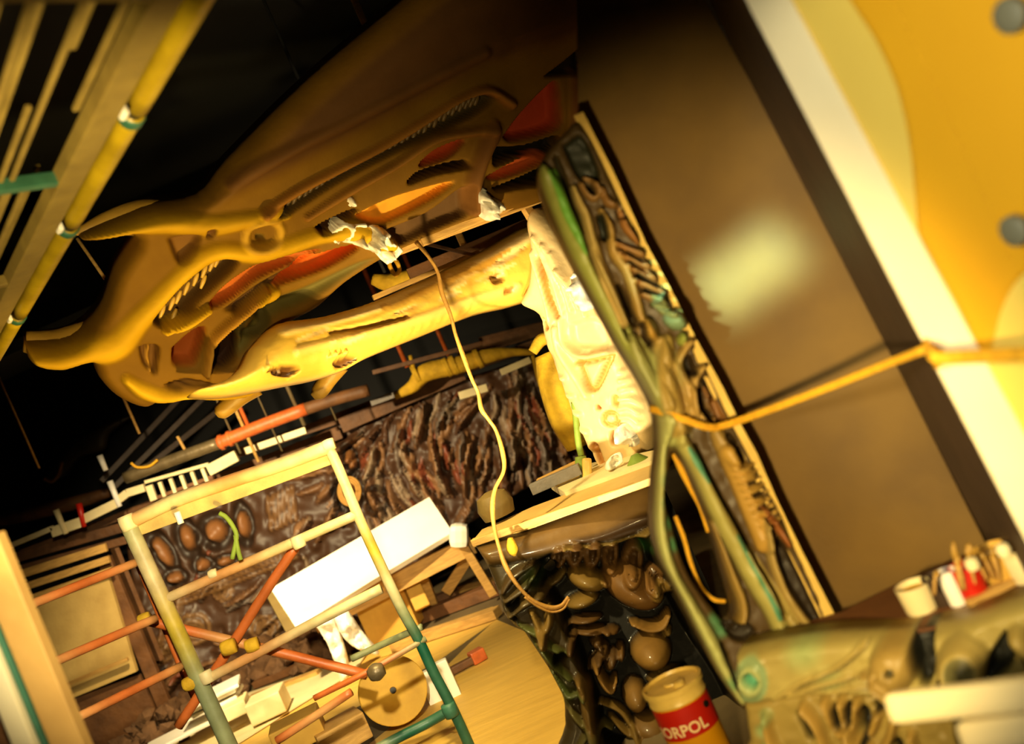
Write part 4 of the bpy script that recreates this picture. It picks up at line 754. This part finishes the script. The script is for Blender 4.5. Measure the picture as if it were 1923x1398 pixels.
o = tube('white_peg', [P(332, 962, DS - .06), P(340, 984, DS - .06)], .016, M['stub'], None, 10); tag(o, 'short white peg stuck on the scaffold toe board', 'peg')
# near left uprights
t = thing('left_upright', 'yellow cream timber upright nearest the camera at lower left', 'post')
beam('plank', P(-26, 1010, 2.75), P(158, 1455, 2.75), .085, .05, M['upright'], t, upv=Vector((0, 1, 0)))
beam('teal_strip', P(-16, 1145, 2.74), P(100, 1425, 2.74), .014, .04, M['teal'], t, upv=Vector((0, 1, 0)))
beam('plank', P(-30, 1190, 2.73), P(66, 1432, 2.73), .055, .05, M['jamb'], t, upv=Vector((0, 1, 0)))
beam('plank', P(-30, 1270, 2.8), P(26, 1420, 2.8), .04, .05, M['brownwood'], t, upv=Vector((0, 1, 0)))

# ================================================================== white table top on its trestle
t = thing('tilted_table', 'white table top tipped towards the viewer on a timber trestle', 'table')
TP = Plane((510, 1108, 8.1), (830, 965, 8.3), (555, 1178, 7.75))
slab('table_top', [TP.at(*p) for p in [(508, 1106), (806, 934), (850, 1000), (700, 1090), (556, 1180)]], .05, M['white'], t)
beam('edge_strip', TP.at(500, 1098) - TP.n * .04, TP.at(548, 1186) - TP.n * .05, .09, .05, M['olive'], t)
beam('apron', P(590, 1172, 8.1), P(888, 1022, 8.25), .06, .15, M['timber'], t)
beam('leg', P(866, 1018, 8.1), P(926, 1116, 8.2), .07, .08, M['timber'], t, upv=Vector((0, 1, 0)))
beam('leg', P(792, 1078, 8.5), P(820, 1150, 8.7), .08, .08, M['timber'], t, upv=Vector((0, 1, 0)))
beam('brace', P(884, 1040, 8.5), P(838, 1112, 8.6), .09, .06, M['timber'], t, upv=Vector((0, 1, 0)))
v, f = box_mesh(P(862, 1006, 8.05), right, Vector((0, 1, 0)), up, .15, .16, .19, .05); o = mesh_obj('white_block', v, f, M['white'], None, False); tag(o, 'small white block resting on the right end of the trestle', 'block')
crumple('plastic_sheet', 'torn white plastic sheet hanging below the white table top, left strip', [(585, 1165), (612, 1152), (630, 1158), (640, 1190), (652, 1230), (656, 1265), (644, 1290), (630, 1250), (612, 1205)], Plane((600, 1200, 7.6), (700, 1180, 7.65)), .02, amp=.02, seed=23)
crumple('plastic_sheet', 'torn white plastic sheet hanging below the white table top, right flap', [(626, 1156), (642, 1146), (656, 1150), (680, 1185), (713, 1226), (690, 1228), (660, 1212), (640, 1190)], Plane((600, 1200, 7.5), (700, 1180, 7.55)), .02, amp=.02, seed=27)

# ================================================================== floor clutter
F0 = .004
def lay(name, label, poly, z, thick, mtl, cat, group=None):
    o = slab(name, [PZ(*p, z + thick) for p in poly], thick, M[mtl]); return tag(o, label, cat, group)
lay('floor_board', 'large dull yellow floor sheet spreading to the foot of the bar', [(932, 1164), (985, 1186), (1030, 1254), (1060, 1312), (1072, 1420), (640, 1440), (760, 1345), (820, 1270), (880, 1210)], 0, .006, 'ply', 'sheet')
lay('floor_board', 'narrow yellow floor sheet lying along the planks left of the large one', [(640, 1236), (730, 1206), (925, 1140), (936, 1162), (830, 1236), (640, 1345), (560, 1398), (480, 1440), (420, 1400), (560, 1290)], 0, .004, 'ply', 'sheet')
lay('cream_sheet', 'pale cream sheet on the floor under the scaffold', [(470, 1300), (560, 1270), (650, 1236), (690, 1226), (664, 1262), (600, 1300), (520, 1350), (440, 1400), (360, 1420), (300, 1400), (400, 1336)], .012, .008, 'cream', 'sheet')
for (a, b, w, h, l, m) in [((690, 1196), (940, 1102), .16, .10, 'thick brown plank along the back of the yellow floor', 'brownwood'), ((740, 1214), (935, 1150), .12, .07, 'brown plank lying nearest the yellow floor sheet', 'timber'), ((700, 1182), (860, 1118), .10, .14, 'rough weathered plank under the trestle', 'brownwood'), ((640, 1216), (700, 1192), .14, .08, 'short brown plank left of the cardboard box', 'brownwood'), ((800, 1130), (925, 1094), .18, .05, 'flat dusty board under the trestle leg', 'timber'), ((480, 1285), (640, 1222), .12, .06, 'splintered brown plank in front of the rubble', 'brownwood'), ((470, 1312), (600, 1262), .10, .04, 'pale plank in front of the rubble', 'timber')]:
    pa, pb = PZ(*a, h / 2 + .01), PZ(*b, h / 2 + .01); o = beam('plank', pa, pb, w, h, M[m]); tag(o, l, 'plank', 'planks on the floor')
def rbox(name, label, cat, x, y, d, sx, sy, sz, yaw, mtl, group=None, tilt=0):
    c = P(x, y, d); Rz = Matrix.Rotation(yaw, 3, 'Z') @ Matrix.Rotation(tilt, 3, 'X')
    v, f = box_mesh(c, Rz @ Vector((1, 0, 0)), Rz @ Vector((0, 1, 0)), Rz @ Vector((0, 0, 1)), sx, sy, sz, .01)
    o = mesh_obj(name, v, f, M[mtl], None, False); return tag(o, label, cat, group)
rbox('cardboard_box', 'yellow cardboard box under the white table top', 'box', 735, 1150, 8.5, .44, .35, .33, -.1, 'carton')
rbox('cardboard_box', 'brownish box standing on the yellow cardboard box', 'box', 752, 1104, 8.6, .32, .3, .19, .15, 'carton')
rbox('cardboard_piece', 'small tilted cardboard flap beside the yellow box', 'flap', 784, 1120, 8.3, .13, .05, .22, .2, 'carton', None, -.4)
rbox('foam_block', 'cream foam block on the floor behind the left scaffold post', 'block', 504, 1322, 7.6, .27, .3, .16, .1, 'cream')
rbox('foam_block', 'flat pale block stacked beside the left scaffold post', 'block', 440, 1330, 7.7, .22, .3, .10, .2, 'cream')
for i, (x, y, s, l) in enumerate([(400, 1322, .3, 'lowest white sheet of the stack by the left post'), (398, 1310, .28, 'middle white sheet of the stack by the left post'), (405, 1300, .26, 'top white sheet of the stack by the left post'), (350, 1372, .42, 'long white sheet low at the left post foot'), (600, 1352, .34, 'white batten between post and drum foot')]):
    rbox('white_sheet', l, 'sheet', x, y, 7.9 - .02 * i, s * 1.5, .4, .03, .15 + .05 * i, 'white', 'white sheets near the scaffold foot')
rbox('white_block', 'upright white block right of the cable drum, nearer one', 'block', 840, 1276, 6.1, .085, .06, .24, .1, 'white', 'white blocks by the scaffold')
rbox('white_block', 'white block leaning behind the green scaffold post', 'block', 810, 1296, 6.15, .085, .06, .24, .1, 'white', 'white blocks by the scaffold')
rbox('brick_offcut', 'small orange brick offcut on the yellow floor sheet', 'brick', 896, 1232, 6.6, .10, .09, .08, .4, 'orange')
rbox('dark_offcut', 'dark batten offcut beside the orange brick', 'offcut', 868, 1250, 6.55, .18, .05, .05, .3, 'brownwood')
for i, (x, y, l) in enumerate([(560, 1372, 'pale crate corner low under the scaffold'), (640, 1378, 'brown crate low under the cable drum')]):
    rbox('crate', l, 'crate', x, y, 5.6, .28, .24, .15, .2 + .2 * i, 'carton' if i == 0 else 'timber')
# cable drum
t = thing('cable_drum', 'yellow wooden cable drum lying on its rim by the scaffold foot', 'drum')
cA = P(738, 1297, 5.9); ax = Vector((.28, -1, .22)).normalized(); r = .200
lathe('flange', cA - ax * .012, [(r * .99, 0), (r, .004), (r, .020), (r * .98, .024), (.02, .024), (.018, .004), (.004, .002)], M['drumwood'], t, 40, ax)
lathe('flange', cA - ax * .26, [(r * .99, 0), (r, .004), (r, .020), (r * .98, .024), (.02, .024)], M['drumwood'], t, 40, ax)
lathe('core', cA - ax * .25, [(.10, 0), (.10, .245)], M['timber'], t, 28, ax)
lathe('hub_hole', cA + ax * .0125, [(.017, 0), (.017, .0008), (.002, .0008)], M['ink'], t, 16, ax)
# rubble heaps
def heap(name, label, spots, n, smin, smax, seed):
    g = random.Random(seed); verts = []; faces = []
    for k in range(n):
        x, y, rr, hh = g.choice(spots); b = PZ(x, y, 0); a = g.uniform(0, 6.28); q = rr * math.sqrt(g.random()); s = g.uniform(smin, smax)
        c = b + Vector((q * math.cos(a), q * math.sin(a), s * .5 + g.random() * hh * (1 - q / rr)))
        bm = bmesh.new(); bmesh.ops.create_icosphere(bm, subdivisions=1, radius=s)
        Rm = Matrix.Rotation(g.uniform(0, 6), 3, Vector((g.random(), g.random(), .3)).normalized()); o0 = len(verts)
        for v in bm.verts: verts.append(c + Rm @ Vector((v.co.x * g.uniform(.7, 1.2), v.co.y * g.uniform(.5, 1), v.co.z * g.uniform(.4, .8))))
        bm.verts.index_update(); faces += [[v.index + o0 for v in f.verts] for f in bm.faces]; bm.free()
    o = mesh_obj(name, verts, faces, M['rubble'], None, False); tag(o, label, 'rubble'); o['kind'] = 'stuff'; return o
heap('rubble_heap', 'heap of brown rubble at the foot of the relief wall behind the scaffold', [(430, 1290, .5, .35), (520, 1260, .5, .35), (600, 1236, .45, .3), (660, 1216, .35, .2)], 260, .05, .13, 2)
heap('rubble_heap', 'loose brown rubble at the lower left behind the uprights', [(300, 1400, .5, .3), (260, 1420, .4, .25), (340, 1360, .35, .2)], 120, .05, .11, 5)

# ================================================================== slatted overhead grating, upper left
ZG = EYE + 1.1
t = thing('overhead_grating', 'slatted overhead grating with a yellow edge tube at upper left', 'grating')
g0, g1 = PZ(392, 0, ZG), PZ(-6, 680, ZG); e = (g1 - g0).normalized(); L0 = (g1 - g0).length
s = Vector((-e.y, e.x, 0)); s = s if s.dot(PZ(0, 0, ZG) - g0) > 0 else -s
def G(u, w, z=0): return g0 + e * u + s * w + Vector((0, 0, z))
for a, b in [(-.6, .545), (.58, 1.42), (1.46, 2.5), (2.54, L0 + .8)]:
    tube('edge_tube', [G(a, .03), G((a + b) / 2, .03), G(b, .03)], .032, M['edgetube'], t, 14)
for u in (.562, 1.44, 2.52):
    tube('joint', [G(u - .03, .03), G(u + .03, .03)], .024, M['ink'], t, 12)
    v, f = box_mesh(G(u - .04, .085, -.02), e, s, Vector((0, 0, 1)), .05, .018, .03, .008); mesh_obj('clip', v, f, M['stub'], t, False)
    tube('coupling', [G(u + .02, .03), G(u + .06, .03)], .036, M['teal'], t, 14)
beam('frame_rail', G(-.6, .135), G(L0 + .8, .135), .08, .05, M['gratewood'], t)
beam('frame_rail', G(-.6, .095, .03), G(L0 + .8, .095, .03), .03, .03, M['ink'], t)
crossu = [-.07, .98, 1.95, 2.9]
for i, u in enumerate(crossu):
    pa, pb = G(u, .16), G(u - .25, 1.5)
    beam('cross_bar', pa, pb, .035, .04, M['teal' if i == 1 else 'gratewood'], t)
g = random.Random(9); w = .205
while w < 1.3:
    for i in range(len(crossu)):
        u0 = (crossu[i - 1] if i else -.9); u1 = crossu[i]
        sh = -.19 * (w - .16); wd = g.choice([.014, .018, .02, .026])
        a, b = u0 + sh + .01, u1 + sh - .01
        if g.random() < .3:
            m = g.uniform(.3, .7) * (b - a) + a; segs = [(a, m)] if g.random() < .5 else [(m, b)]
        else: segs = [(a, b)]
        for (p, q) in segs:
            zz = g.choice([.01, .01, .05]); beam('slat', G(p, w, zz), G(q, w, zz), wd, .012, M['slatpale' if w > .36 and g.random() < .6 else 'gratewood'], t, bev=.002)
    w += g.choice([.034, .042, .05])

# ------------------------------------------------------------------ put every thing's origin at its base
bpy.context.view_layer.update()
for r in THINGS:
    pts = []
    for o in r.children_recursive:
        pts += [v.co for v in o.data.vertices]
    if not pts: continue
    lo = Vector([min(p[i] for p in pts) for i in range(3)]); hi = Vector([max(p[i] for p in pts) for i in range(3)])
    base_pt = Vector(((lo.x + hi.x) / 2, (lo.y + hi.y) / 2, lo.z)); r.location = base_pt
    for o in r.children_recursive: o.data.transform(Matrix.Translation(-base_pt))
